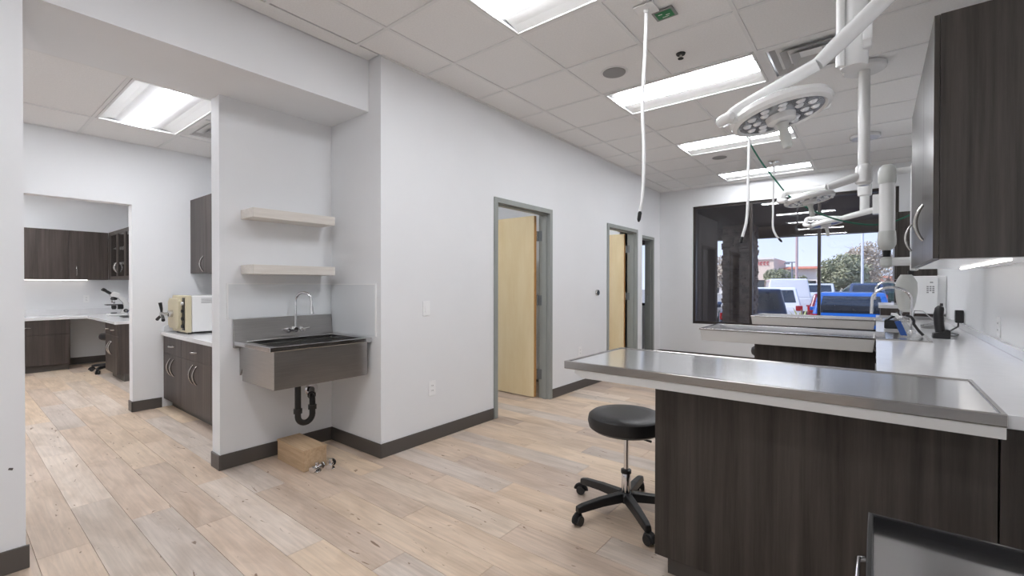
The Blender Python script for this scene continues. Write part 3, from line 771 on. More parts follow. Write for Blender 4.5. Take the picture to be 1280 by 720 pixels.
part('deflector', B().lathe([(.02, -.033), (.02, -.030)], (-1.12, 3.38, CE), 14), M['black'], t)
def diffuser(x0, x1, y0, y1, z, label, hole):
    t = thing('air_diffuser', label, 'air vent', ((x0 + x1) / 2, (y0 + y1) / 2, z))
    g = .01
    part('frame', B().ring((x0 + g, x1 - g, y0 + g, y1 - g), (x0 + .055, x1 - .055, y0 + .055, y1 - .055), z - .001, z + .008), M['grid'], t)
    hw = min(x1 - x0, y1 - y0) / 2
    cx, cy = (x0 + x1) / 2, (y0 + y1) / 2; ax, ay = (x1 - x0) / 2, (y1 - y0) / 2
    for k in range(3):
        a = .07 + k * .06
        o = (x0 + a, x1 - a, y0 + a, y1 - a)
        zz = z + .010 - k * .006
        # sloping square cone
        b = B(); s = .05
        co = [(o[0], o[2]), (o[1], o[2]), (o[1], o[3]), (o[0], o[3])]; ci = [(o[0] + s, o[2] + s), (o[1] - s, o[2] + s), (o[1] - s, o[3] - s), (o[0] + s, o[3] - s)]
        vs = [(x, y, zz - .004) for x, y in co] + [(x, y, zz + .034) for x, y in ci] + [(x, y, zz - .002) for x, y in co] + [(x, y, zz + .036) for x, y in ci]
        fs = []
        for q in range(4):
            j = (q + 1) % 4; fs += [(q, j, 4 + j, 4 + q), (8 + j, 8 + q, 12 + q, 12 + j), (j, q, 8 + q, 8 + j), (4 + q, 4 + j, 12 + j, 12 + q)]
        b._add(vs, fs)
        part('vane', b, M['vent'], t)
    part('duct_collar', B().cyl((cx, cy, z + .046), (cx, cy, z + .05), min(ax, ay) * .62, n=28), M['duct'], t)
    return t
diffuser(-.685, -.0725, 3.68, 4.2925, CE, 'square white air diffuser in the ceiling next to the second troffer', 1)
diffuser(-5.12, -4.5, 1.42, 2.03, CS, 'square air diffuser in the side room ceiling behind its troffer', 1)

# ------------------------------------------------------------------ hoses hanging from the ceiling
def hose(label, plabel, top, pts, tip, r, green):
    t = thing('gas_outlet_plate', plabel, 'ceiling outlet', (*top, CE), 0, 'ceiling gas outlets')
    x, y = top
    part('plate', B().box(x - .06, x + .06, y - .06, y + .06, CE - .010, CE - .001), M['white'] if green else M['nickel'], t, bev=.002)
    part('fitting', B().lathe([(.014, -.03), (.017, -.0105)], (x, y, CE), 14), M['white'], t, smooth=True)
    if green:
        part('frame', B().box(x + .005, x + .135, y + .062, y + .172, CE - .008, CE - .001), M['grey'], t, bev=.002)
        part('green_label', B().box(x + .02, x + .12, y + .077, y + .157, CE - .0095, CE - .0085), M['green'], t, label='green label with small white marks')
        part('mark', B().box(x + .035, x + .06, y + .10, y + .106, CE - .0105, CE - .0098).box(x + .075, x + .10, y + .12, y + .126, CE - .0105, CE - .0098).box(x + .05, x + .09, y + .138, y + .143, CE - .0105, CE - .0098), M['white'], t, kind='stuff')
    h = thing('hanging_hose', label, 'hose', (x, y, CE - .03), 0, 'white hoses hanging from the ceiling')
    P = [Vector((x, y, CE - .031))] + [Vector(p) for p in pts]
    # smooth the path
    out = []
    for i in range(len(P) - 1):
        p0, p1, p2, p3 = P[max(i - 1, 0)], P[i], P[i + 1], P[min(i + 2, len(P) - 1)]
        for k in range(6):
            s = k / 6
            out.append(.5 * ((2 * p1) + (-p0 + p2) * s + (2 * p0 - 5 * p1 + 4 * p2 - p3) * s * s + (-p0 + 3 * p1 - 3 * p2 + p3) * s ** 3))
    out.append(P[-1])
    part('tube', B().tube(out, r, 12), M['white'], h, smooth=True)
    d = (P[-1] - P[-2]).normalized()
    part('connector', B().tube([P[-1] + d * .001, P[-1] + d * .012, P[-1] + d * .05, P[-1] + d * .065], [r * .8, r * 1.15, r * 1.05, r * .5], 12), M['black'], h, smooth=True)
hose('white hanging hose nearest the camera, with black tip', 'white ceiling outlet with green label, nearest the camera', (-1.10, 2.69),
     [(-1.107, 2.69, 2.7), (-1.122, 2.69, 2.4), (-1.112, 2.69, 2.1), (-1.118, 2.69, 1.85), (-1.135, 2.69, 1.74)], None, .0105, True)
hose('white hanging hose in the middle, curling at its black tip', 'ceiling outlet plate hidden behind the first surgical lamp', (-.93, 4.8),
     [(-.945, 4.8, 2.62), (-.952, 4.8, 2.3), (-.955, 4.8, 2.05), (-.968, 4.8, 1.88), (-1.0, 4.8, 1.75)], None, .013, False)
hose('white hanging hose farthest away, before the window', 'grey ceiling outlet plate near the farthest troffer', (-1.09, 7.1),
     [(-1.095, 7.1, 2.65), (-1.10, 7.1, 2.3), (-1.10, 7.1, 2.08), (-1.06, 7.1, 1.96), (-1.03, 7.1, 1.92)], None, .013, False)
pts = [(-1.0, 4.9, 2.968), (-.99, 4.9, 2.75), (-.87, 4.9, 2.483), (-.735, 4.9, 2.266), (-.637, 4.93, 2.12), (-.516, 5.0, 2.016), (-.368, 5.02, 1.921), (-.196, 5.08, 1.852), (-.026, 5.1, 1.816), (.11, 5.15, 1.835), (.227, 5.2, 1.889), (.40, 5.25, 1.98), (.579, 5.3, 2.1)]
P = [Vector(p) for p in pts]; out = []
for i in range(len(P) - 1):
    p0, p1, p2, p3 = P[max(i - 1, 0)], P[i], P[i + 1], P[min(i + 2, len(P) - 1)]
    for k in range(5):
        s = k / 5; out.append(.5 * ((2 * p1) + (-p0 + p2) * s + (2 * p0 - 5 * p1 + 4 * p2 - p3) * s * s + (-p0 + 3 * p1 - 3 * p2 + p3) * s ** 3))
out.append(P[-1])
single('green_hose', B().tube(out, .007, 8), M['greencord'], 'thin dark green hose sagging from ceiling across the window to the right wall', 'hose', pts[0], smooth=True)

# ------------------------------------------------------------------ surgical lamps
def surgical_lamp(label, px, py, hubz, polebot, pr_, elbow, joint, hc, tilt_ax, tilt, detail, root=None):
    """pole from the ceiling, arm from hub over elbow to the yoke joint, head centre hc"""
    t = thing('surgical_lamp', label, 'surgical lamp', (px, py, CE), 0, 'white ceiling surgical lamps')
    part('canopy', B().lathe([(.128, -.034), (.138, -.026), (.14, -.001)], (px, py, CE), 36), M['enamel'], t, smooth=True)
    po = part('pole', B().lathe([(pr_ * .96, polebot), (pr_, polebot + .006), (pr_, CE - .035)], (px, py, 0), 28), M['enamel'], t, smooth=True)
    part('hub', B().lathe([(pr_ * 1.05, hubz - .075), (pr_ * 1.45, hubz - .06), (pr_ * 1.5, hubz), (pr_ * 1.4, hubz + .06), (pr_ * 1.05, hubz + .075)], (px, py, 0), 28), M['enamel'], t, smooth=True)
    if elbow:
        a = part('extension_arm', B().tube([(px, py, hubz), elbow], [.03, .03], 16), M['enamel'], t, smooth=True)
        part('elbow_joint', B().lathe([(.036, -.07), (.042, -.05), (.042, .05), (.03, .06)], elbow, 20), M['enamel'], a, smooth=True)
        start = Vector(elbow)
    else:
        start = Vector(root) if root else Vector((px, py, hubz))
    joint = Vector(joint); hc = Vector(hc)
    part('spring_arm', B().tube([start, start.lerp(joint, .15), start.lerp(joint, .85), joint], [.03, .034, .031, .026], 16), M['enamel'], t, smooth=True)
    R = Matrix.Rotation(math.radians(-7), 3, Vector((.782, .623, 0))) @ Matrix.Rotation(tilt, 3, Vector(tilt_ax).normalized())
    def W(p): return hc + R @ Vector(p)
    jl = R.transposed() @ (joint - hc)
    aj = math.atan2(jl.y, jl.x)
    right, far = Vector((.782, .623, 0)), Vector((-.623, .782, 0))
    yk = [(-.04, .175, .135), (-.115, .165, .085), (-.175, .105, .055), (-.207, .03, .03), (-.205, -.03, .015)]
    ctrl = [joint] + [hc + R @ (right * a + far * b_ + Vector((0, 0, c))) for a, b_, c in yk]
    pts = []
    for i in range(len(ctrl) - 1):
        p0, p1, p2, p3 = ctrl[max(i - 1, 0)], ctrl[i], ctrl[i + 1], ctrl[min(i + 2, len(ctrl) - 1)]
        for k in range(4):
            q = k / 4
            pts.append(.5 * ((2 * p1) + (-p0 + p2) * q + (2 * p0 - 5 * p1 + 4 * p2 - p3) * q * q + (-p0 + 3 * p1 - 3 * p2 + p3) * q ** 3))
    pts.append(ctrl[-1])
    part('yoke', B().tube(pts, [.026 - .006 * k / len(pts) for k in range(len(pts) - 1)] + [.012], 16), M['enamel'], t, smooth=True)
    for sg in (-1, 1):
        part('hinge_pin', B().cyl(hc + R @ (right * (.165 * sg) + Vector((0, 0, .012))), hc + R @ (right * (.195 * sg) + Vector((0, 0, .014))), .016, n=14), M['enamel'], t, smooth=True)
    m4 = R.to_4x4()
    hd = part('lamp_head', B().lathe([(.146, .002), (.158, -.010), (.174, -.003), (.180, .012), (.172, .030), (.135, .048), (.07, .058), (.02, .060)], hc, 48, m4), M['enamel'], t, smooth=True)
    part('light_face', B().lathe([(.148, -.003), (.1485, .004)], hc, 40, m4), M['led_face'], hd, smooth=False, label='silvery glass face')
    if detail:
        q = 0
        for rr, nn in ((.118, 12), (.083, 8)):
            for k in range(nn):
                an = 2 * PI * k / nn + .2
                c = W((rr * math.cos(an), rr * math.sin(an), -.004))
                part('led_lens', B().lathe([(.004, -.009), (.011, -.007), (.0165, 0)], c, 12, m4), M['led'], hd, smooth=True)
    part('centre_cap', B().lathe([(.038, -.030), (.050, -.024), (.054, -.002)], hc, 28, m4), M['enamel'], hd, smooth=True)
    hs = part('sterile_handle', B().lathe([(.012, -.135), (.017, -.13), (.019, -.09), (.016, -.06), (.024, -.034)], hc, 16, m4), M['frosted'], t, smooth=True)
    return t, po
TA = (.62, -.78, 0)      # tilt about the viewing line, so that the far-right side rises
t, po = surgical_lamp('large white surgical lamp nearest the camera, over the first steel table', -.075, 2.40, 2.66, 2.20, .048, (.24, 2.32, 2.60), (-.185, 2.18, 2.165), (-.297, 2.07, 1.955), TA, math.radians(9), True)
part('stop_fin', B().prism([(2.39, 2.42), (2.34, 2.40), (2.31, 2.27), (2.34, 2.25), (2.40, 2.26)], 'x', -.045, -.015), M['white'], po, bev=.004)
part('service_tube', B().cyl((-.12, 2.355, 2.20), (-.12, 2.355, CE - .035), .016, n=14), M['enamel'], po, smooth=True)
surgical_lamp('white surgical lamp of the second table, its head in front of window', -.075, 4.45, 2.14, 2.055, .037, None, (-.30, 4.35, 2.055), (-.425, 4.42, 1.975), TA, math.radians(7), True)
t, po = surgical_lamp('white surgical lamp farthest from the camera, seen nearly edge on', -.10, 6.5, 2.36, 2.11, .045, None, (-.30, 6.42, 2.05), (-.46, 6.5, 1.995), TA, math.radians(8), False, (-.02, 6.37, 2.11))
part('joint_box', B().box(-.03, .07, 6.32, 6.42, 2.06, 2.27), M['enamel'], po, bev=.008)

# ------------------------------------------------------------------ fume extraction arm at the right wall
t = thing('extraction_arm', 'white jointed fume extraction arm with a tube, at the far end of upper cabinet', 'extraction arm', (.575, 4.75, 1.9))
part('wall_rail', B().box(.212, .262, 4.72, 4.80, 1.40, 2.24), M['white'], t, bev=.01)
part('rail_bracket', B().box(.262, .579, 4.735, 4.785, 1.80, 1.88), M['white'], t, bev=.004)
part('upper_link', B().cyl((.07, 4.75, 2.195), (.215, 4.76, 2.195), .024, n=16), M['white'], t, smooth=True)
part('tube', B().cyl((.07, 4.75, 1.68), (.07, 4.75, 2.13), .052, n=28), M['enamel'], t, smooth=True)
part('upper_elbow', B().lathe([(.056, 2.10), (.059, 2.12), (.059, 2.20), (.050, 2.235), (.028, 2.253), (.005, 2.257)], (.07, 4.75, 0), 28), M['frosted'], t, smooth=True, label='frosted elbow')
part('lower_elbow', B().lathe([(.02, 1.565), (.045, 1.58), (.06, 1.615), (.061, 1.65), (.056, 1.72)], (.07, 4.75, 0), 28), M['frosted'], t, smooth=True, label='frosted elbow')
part('collar', B().lathe([(.024, 1.515), (.028, 1.565)], (.07, 4.75, 0), 20), M['black'], t, smooth=True)
part('joint', B().lathe([(.012, 1.425), (.04, 1.445), (.046, 1.475), (.042, 1.50), (.02, 1.516)], (.07, 4.75, 0), 24), M['frosted'], t, smooth=True)
part('lower_link', B().cyl((.10, 4.75, 1.475), (.215, 4.76, 1.475), .034, n=18), M['white'], t, smooth=True)
part('neck', B().box(.20, .235, 4.74, 4.775, 1.365, 1.399), M['black'], t)
part('hood', B().lathe([(.02, 1.075), (.045, 1.095), (.060, 1.16), (.069, 1.24), (.066, 1.31), (.05, 1.345), (.035, 1.37)], (.19, 4.755, 0), 28), M['frosted'], t, smooth=True, label='rounded white hood')

# ------------------------------------------------------------------ things on the worktop
def gooseneck(label, x, y, z, span, h):
    t = thing('sink_faucet', label, 'faucet', (x, y, z), 0, 'tall chrome faucets over the worktop')
    part('base', B().lathe([(.03, 0.0005), (.028, .012), (.02, .03)], (x, y, z), 20), M['chrome'], t, smooth=True)
    r = span / 2
    pts = [(x, y, z + .02), (x, y, z + h - r * .8)] + [Vector((x - r + r * math.cos(a), y, z + h - r * .8 + r * .85 * math.sin(a))) for a in [PI * k / 16 for k in range(17)]] + [(x - span - .004, y, z + h - r * .8 - .11)]
    part('spout', B().tube(pts, .0105, 12), M['chrome'], t, smooth=True)
    part('lever', B().tube([(x, y, z + .05), (x + .02, y + .06, z + .075)], [.008, .006], 10), M['chrome'], t, smooth=True)
gooseneck('tall chrome gooseneck faucet at the second table, arching toward the window', .215, 4.60, WT, .235, .345)
gooseneck('tall chrome gooseneck faucet at the third table, behind the nearer one', .22, 6.62, WT, .22, .40)
t = thing('spray_handset', 'blue and clear hand sprayer standing by the second steel table', 'sprayer', (.15, 4.2, WT + .0085), 0)
zb = WT + .0085
part('bottle', B().tube([(.165, 4.2, zb), (.162, 4.2, zb + .06), (.138, 4.2, zb + .11), (.13, 4.2, zb + .125)], [.03, .03, .024, .012], 16), M['clear'], t, smooth=True, label='clear plastic')
part('grip', B().prism([(.175, zb + .010), (.138, zb + .010), (.105, zb + .105), (.138, zb + .112)], 'y', 4.155, 4.1695), M['blue'], t, bev=.003, label='blue grip')
part('nozzle', B().tube([(.13, 4.2, zb + .126), (.115, 4.2, zb + .15), (.087, 4.2, zb + .155)], [.011, .012, .008], 12), M['white'], t, smooth=True)
pts = [(.262, 4.26, zb + .0095), (.235, 4.26, zb + .045), (.212, 4.26, zb + .085), (.212, 4.26, zb + .11), (.198, 4.26, zb + .135), (.17, 4.26, zb + .147)]
single('black_hose', B().tube(pts, .009, 10), M['black'], 'short black hose curling behind the blue hand sprayer', 'hose', pts[0], smooth=True)
t = thing('charger_block', 'small black desktop block with tilted face under the white hood', 'device', (.11, 5.05, WT))
part('base', B().box(.060, .160, 5.0, 5.10, WT + .001, WT + .07), M['black'], t, bev=.006)
part('tilted_pad', B().prism([(.065, WT + .074), (.09, WT + .072), (.165, WT + .118), (.145, WT + .14)], 'y', 5.01, 5.09), M['blackgloss'], t, bev=.004)
t = thing('cordless_phone', 'black cordless phone standing in its cradle on the worktop', 'phone', (.36, 4.32, WT))
part('cradle', B().prism([(.310, WT + .001), (.402, WT + .001), (.402, WT + .055), (.388, WT + .066), (.365, WT + .05), (.315, WT + .036)], 'y', 4.27, 4.36), M['black'], t, bev=.006)
hs = part('handset', B().tube([(.355, 4.31, WT + .03), (.345, 4.31, WT + .10), (.342, 4.31, WT + .16), (.348, 4.31, WT + .205), (.355, 4.31, WT + .222)], [.027, .027, .027, .025, .015], 14, flat=1.0), M['black'], t, smooth=True)
part('antenna', B().cyl((.356, 4.31, WT + .222), (.358, 4.31, WT + .242), .010, .008, 10), M['black'], hs, smooth=True)
t = thing('power_adapter', 'black power adapter plugged into the far outlet above worktop', 'adapter', (.56, 5.28, 1.02))
part('plug_body', B().box(.52, .5705, 5.25, 5.31, .975, 1.08), M['black'], t, bev=.006)
part('lead', B().tube([(.54, 5.27, .975), (.535, 5.24, .945), (.50, 5.15, .93), (.47, 5.0, .928), (.44, 4.8, .928), (.47, 4.6, .928), (.43, 4.45, .928), (.40, 4.365, .935)], .006, 8), M['black'], t, smooth=True)
t = thing('cable_coil', 'grey cable coiled loosely on the worktop behind the phone', 'cable', (.36, 5.1, WT))
pts = [Vector((.36 + (.06 + .006 * math.sin(k)) * math.cos(k * .5), 5.15 + .10 * math.sin(k * .5), WT + .006 + .0009 * k)) for k in range(34)]
part('coil', B().tube(pts, .004, 6), M['grey'], t, smooth=True)
part('tail', B().tube([pts[-1], (.40, 5.3, WT + .06), (.34, 5.6, WT + .13), (.30, 5.9, WT + .12), (.28, 6.0, WT + .006)], .004, 6), M['grey'], t, smooth=True)
t = thing('towel_dispenser', 'white wall mounted dispenser box with small grey label marks', 'dispenser', (.5, 6.6, 1.2))
part('case', B().box(.305, XR - .0005, 6.5, 6.80, .985, 1.385), M['white'], t, bev=.008)
part('cover', B().box(.31, .505, 6.45, 6.4995, .99, 1.38), M['white'], t, bev=.004)
b = B()
for r_ in range(4):
    for c in range(3):
        if (r_, c) != (0, 1): b.box(.42 + c * .022, .436 + c * .022, 6.4485, 6.4498, 1.205 + r_ * .02, 1.218 + r_ * .02)
part('label_marks', b, M['grey'], t, kind='stuff')
part('label_mark', B().box(.445, .47, 6.4485, 6.4498, 1.31, 1.322), M['grey'], t)

# ------------------------------------------------------------------ stools
def make_stool(label, loc, rz):
    t = thing('rolling_stool', label, 'stool', loc, rz, 'black rolling stools', local=True)
    zs = .468
    part('seat', B().lathe([(.05, zs), (.185, zs + .004), (.207, zs + .02), (.214, zs + .05), (.208, zs + .082), (.19, zs + .096), (.12, zs + .101), (.02, zs + .102)], n=40), M['vinyl'], t, smooth=True)
    mp = part('seat_plate', B().prism([(-.075, zs - .002), (.075, zs - .002), (.06, zs - .03), (.03, zs - .038), (-.03, zs - .038), (-.06, zs - .03)], 'y', -.05, .05), M['black'], t, bev=.003)
    part('lever', B().tube([(.03, 0, zs - .02), (.12, -.03, zs - .022), (.16, -.04, zs - .02)], [.004, .004, .007], 8), M['black'], mp, smooth=True)
    part('gas_rod', B().cyl((0, 0, .13), (0, 0, zs - .03), .0135, n=16), M['chrome'], t, smooth=True)
    part('column', B().lathe([(.022, .08), (.025, .085), (.025, .235), (.022, .24)], n=20), M['chrome'], t, smooth=True)
    part('collar', B().lathe([(.029, .228), (.029, .246), (.02, .250)], n=18), M['black'], t, smooth=True)
    part('base_hub', B().lathe([(.03, .062), (.042, .07), (.043, .105), (.032, .118)], n=20), M['black'], t, smooth=True)
    for k in range(5):
        a = math.radians(-118 + 72 * k); d = Vector((math.cos(a), math.sin(a), 0)); n = Vector((-d.y, d.x, 0))
        b = B(); st = [(.035, .098, .027, .024), (.17, .096, .025, .021), (.285, .086, .022, .019), (.322, .080, .019, .016)]
        for r_, z, hw, hh in st:
            c = d * r_ + Vector((0, 0, z))
            for sx, sz in ((-1, -1), (1, -1), (1, 1), (-1, 1)):
                b.v.append(tuple(c + n * (hw * sx * (1 if sz < 0 else .75)) + Vector((0, 0, hh * sz))))
        for q in range(3):
            for j in range(4):
                b.f.append((q * 4 + j, q * 4 + (j + 1) % 4, q * 4 + 4 + (j + 1) % 4, q * 4 + 4 + j))
        b.f += [(3, 2, 1, 0), (12, 13, 14, 15)]
        lg = part('leg', b, M['black'], t, bev=.005)
        c = d * .305; w_ = d * .9 + n * .4; w_.normalize(); ax = Vector((-w_.y, w_.x, 0)); c2 = c + w_ * .016
        b = B()
        for s in (-1, 1): b.cyl(c2 + ax * (s * .006) + Vector((0, 0, .027)), c2 + ax * (s * .024) + Vector((0, 0, .027)), .026, n=18)
        cs = part('caster', b, M['black'], lg, smooth=True, bev=.002)
        hd = [c2 + Vector((0, 0, .027)) + .031 * (math.cos(q) * w_ + math.sin(q) * Vector((0, 0, 1))) for q in [PI * k2 / 8 for k2 in range(9)]]
        part('caster_fork', B().tube(hd, .009, 8, flat=1.8).cyl(c + Vector((0, 0, .05)), c + Vector((0, 0, .07)), .01, n=8), M['black'], lg, smooth=True)
    return t
s0 = make_stool('black round rolling stool on the wood floor beside the nearest peninsula', (-1.095, 2.41, 0), 0)
def place_stool(label, loc, rz):
    c = copy_tree(s0); c.location = loc; c.rotation_euler = (0, 0, rz); c['label'] = label; return c
hid = place_stool('black rolling stool mostly hidden behind the second peninsula cabinet', (-.80, 5.3, 0), .5)
for ch in hid.children:
    if ch.name.split('.')[0] in ('seat', 'seat_plate', 'gas_rod'): ch.location.z += .085
place_stool('black rolling stool tucked under the laboratory desk', (-8.86, 1.66, 0), 1.1)

# ------------------------------------------------------------------ instrument cart in the foreground
t = thing('instrument_cart', 'steel topped cart with black raised rim, in the lower right corner', 'cart', (.25, 1.1, 0))
cx0, cx1, cy0, cy1, cz = -.012, .52, .62, 1.365, .752
part('rim', B().ring((cx0, cx1, cy0, cy1), (cx0 + .012, cx1 - .012, cy0 + .012, cy1 - .012), cz - .032, cz), M['blackgloss'], t, bev=.003)
part('tray', B().box(cx0 + .011, cx1 - .011, cy0 + .011, cy1 - .011, cz - .032, cz - .024), M['steel_tray'], t)
part('side_rail', B().tube([(cx0 - .002, .70, cz - .04), (cx0 - .014, .71, cz - .04), (cx0 - .014, 1.20, cz - .04), (cx0 - .002, 1.21, cz - .04)], .006, 10), M['chrome'], t, smooth=True)
for x in (cx0 + .03, cx1 - .03):
    for y in (cy0 + .03, cy1 - .03):
        lg = part('leg', B().box(x - .014, x + .014, y - .014, y + .014, .09, cz - .033), M['blackgloss'], t, bev=.002)
        part('caster', B().cyl((x - .01, y, .035), (x + .01, y, .035), .034, n=18), M['black'], lg, smooth=True)
        part('caster_fork', B().box(x - .016, x + .016, y - .01, y + .01, .03, .092), M['nickel'], lg)
part('lower_shelf', B().box(cx0 + .016, cx1 - .016, cy0 + .016, cy1 - .016, .25, .27), M['steel_matt'], t, bev=.002)

# ------------------------------------------------------------------ side room: counter, cabinets, sterilizer
t = thing('counter', 'white counter with side upstand under the beige sterilizer', 'counter', (-4.8, 1.75, .76))
part('slab', B().box(-5.848, -3.70, 1.44, 2.033, .755, .793), M['quartz'], t, bev=.003)
part('upstand', B().prism([(1.47, .7935), (2.012, .7935), (2.012, .86), (1.49, .86), (1.47, .84)], 'x', -5.848, -5.83), M['quartz'], t, bev=.002)
part('upstand', B().box(-5.848, -3.70, 2.013, 2.033, .7935, .86), M['quartz'], t, bev=.002)
fr = []
w_ = 2.14
cut = [.04, .44, .88, 1.32, 1.74, 2.14]
fr = [('filler', 0, .035, .09, .753, None)]
for a, b_ in ((.035, .57), (.57, 1.335), (1.335, 2.14)):
    m_x = (a + b_) / 2
    fr.append(('drawer', a, b_, .575, .753, (m_x, .66, .12, 'x')))
    fr.append(('door', a, m_x, .09, .575, (m_x - .05, .45, .17, 'z')))
    fr.append(('door', m_x, b_, .09, .575, (m_x + .05, .45, .17, 'z')))
cabinet('base_cabinet', 'dark base cabinet with drawers and doors under the beige sterilizer', 'cabinet', (-5.848, 1.465, 0), 0, w_, .56, 0, .754, fr, toe=.09, m='darkwood_far')
cabinet('upper_cabinet', 'dark upper cabinet on the wall above the beige sterilizer', 'cabinet', (-5.848, 1.71, 0), 0, 1.52, .323, 1.405, 2.205,
        [('door', 0, .46, 1.405, 2.205, (.40, 1.50, .16, 'z')), ('door', .46, .99, 1.405, 2.205, (.94, 1.50, .16, 'z')), ('door', .99, 1.52, 1.405, 2.205, (1.04, 1.50, .16, 'z'))], m='darkwood_far')
single('under_cabinet_light', B().box(-5.0, -4.4, 1.76, 1.79, 1.39, 1.4045), M['strip'], 'lit strip light under the upper cabinet over the sterilizer', 'strip light', (-4.7, 1.78, 1.4045))
# sterilizer: front faces the aisle (-y), white side seen
ax0, ax1, ay0, ay1, az0, az1 = -5.75, -5.30, 1.56, 2.005, .812, 1.175
t = thing('sterilizer', 'beige and white tabletop sterilizer with three spoke door handle on side counter', 'sterilizer', (-5.52, 1.75, .793))
part('body', B().box(ax0, ax1, ay0, ay1, az0, az1), M['enamel'], t, bev=.012)
part('front_panel', B().prism([(ax0 + .04, az0 - .002), (ax1 + .002, az0 - .002), (ax1 + .002, az1 + .002), (ax0 + .04, az1 + .002), (ax0 - .002, az1 - .05), (ax0 - .002, az0 + .05)], 'y', ay0 - .05, ay0 - .001), M['cream'], t, bev=.006)
part('door', B().prism([(ax0 + .05, az0 + .03), (ax1 - .14, az0 + .03), (ax1 - .11, az0 + .06), (ax1 - .11, az1 - .06), (ax1 - .14, az1 - .03), (ax0 + .05, az1 - .03), (ax0 + .015, az1 - .065), (ax0 + .015, az0 + .065)], 'y', ay0 - .085, ay0 - .051), M['cream'], t, bev=.008)
cp = part('control_strip', B().box(ax1 - .095, ax1 - .03, ay0 - .056, ay0 - .0505, az0 + .02, az1 - .02), M['black'], t, bev=.002)
for k in range(4):
    part('control_knob', B().cyl((ax1 - .062, ay0 - .0565, az0 + .06 + .075 * k), (ax1 - .062, ay0 - .072, az0 + .06 + .075 * k), .016, n=14), M['white' if k == 3 else 'black'], cp, smooth=True)
hx, hz = ax0 + .16, .99
part('handle_shaft', B().tube([(hx, ay0 - .085, hz), (hx, ay0 - .12, hz), (hx, ay0 - .125, hz), (hx, ay0 - .16, hz)], [.035, .033, .016, .016], 16), M['nickel'], t, smooth=True)
hub = part('handle_hub', B().cyl((hx, ay0 - .16, hz), (hx, ay0 - .185, hz), .024, n=16), M['nickel'], t, smooth=True)
for k in range(3):
    a = PI / 2 + k * 2 * PI / 3
    part('handle_spoke', B().tube([(hx + .018 * math.cos(a), ay0 - .173, hz + .018 * math.sin(a)), (hx + .05 * math.cos(a), ay0 - .175, hz + .05 * math.sin(a)), (hx + .115 * math.cos(a), ay0 - .185, hz + .115 * math.sin(a))], [.009, .013, .016], 10), M['black'], hub, smooth=True)
for x in (ax0 + .05, ax1 - .05):
    for y in (ay0 + .0, ay1 - .06): part('foot', B().cyl((x, y, .7935), (x, y, az0), .018, n=12), M['black'], t)
b = B()
for k in range(5): b.box(ax1 + .0005, ax1 + .0012, ay0 + .08, ay0 + .26, az1 - .075 + k * .011, az1 - .071 + k * .011)
part('vent_slots', b, M['grey'], t, kind='stuff')

# ------------------------------------------------------------------ laboratory behind the far opening
t = thing('counter', 'white L-shaped laboratory counter carrying the microscope', 'counter', (-9.5, 1.5, .765))
b = B().prism([(-10.098, -.9), (-9.47, -.9), (-9.47, 1.42), (-7.755, 1.42), (-7.755, 2.033), (-10.098, 2.033)], 'z', .762, .80)
part('slab', b, M['quartz'], t, bev=.003)
part('upstand', B().box(-10.098, -10.08, -.9, 2.01, .8005, .89), M['quartz'], t, bev=.002)
part('upstand', B().box(-10.079, -7.755, 2.013, 2.033, .8005, .89), M['quartz'], t, bev=.002)
cabinet('base_cabinet', 'dark laboratory base cabinet with one drawer, facing the doorway', 'cabinet', (-9.495, .03, 0), PI / 2, 1.2, .60, 0, .761,
        [('drawer', .2, 1.19, .545, .758, (.72, .655, .14, 'x')), ('door', .2, 1.19, .10, .545, None), ('filler', 0, .2, .10, .758, None)], toe=.10, m='darkwood_far')
cabinet('base_cabinet', 'dark laboratory base cabinet with two drawers and doors beside knee space', 'cabinet', (-8.42, 1.445, 0), 0, .66, .585, 0, .761,
        [('drawer', 0, .33, .60, .758, (.165, .68, .1, 'x')), ('drawer', .33, .66, .60, .758, (.495, .68, .1, 'x')),
         ('door', 0, .33, .10, .60, (.285, .43, .17, 'z')), ('door', .33, .66, .10, .60, (.375, .43, .17, 'z'))], toe=.10, m='darkwood_far')
cabinet('upper_cabinet', 'dark laboratory upper cabinet with plain doors facing the doorway', 'cabinet', (-9.77, -.35, 0), PI / 2, 2.07, .328, 1.36, 2.125,
        [('door', 0, .69, 1.36, 2.125, None), ('door', .69, 1.60, 1.36, 2.125, (.74, 1.50, .16, 'z')), ('door', 1.60, 2.07, 1.36, 2.125, (1.69, 1.50, .16, 'z'))], m='darkwood_far')
t = cabinet('upper_cabinet', 'dark laboratory upper cabinet with glass doors', 'cabinet', (-9.768, 1.72, 0), 0, 2.0, .312, 1.36, 2.125,
        [('glass', .10, .575, 1.36, 2.125, (.55, 1.55, .15, 'z')), ('glass', .575, 1.05, 1.36, 2.125, (.60, 1.55, .15, 'z')), ('glass', 1.05, 1.525, 1.36, 2.125, (1.50, 1.55, .15, 'z')), ('glass', 1.525, 2.0, 1.36, 2.125, (1.55, 1.55, .15, 'z')), ('filler', 0, .10, 1.36, 2.125, None)], m='darkwood_far')
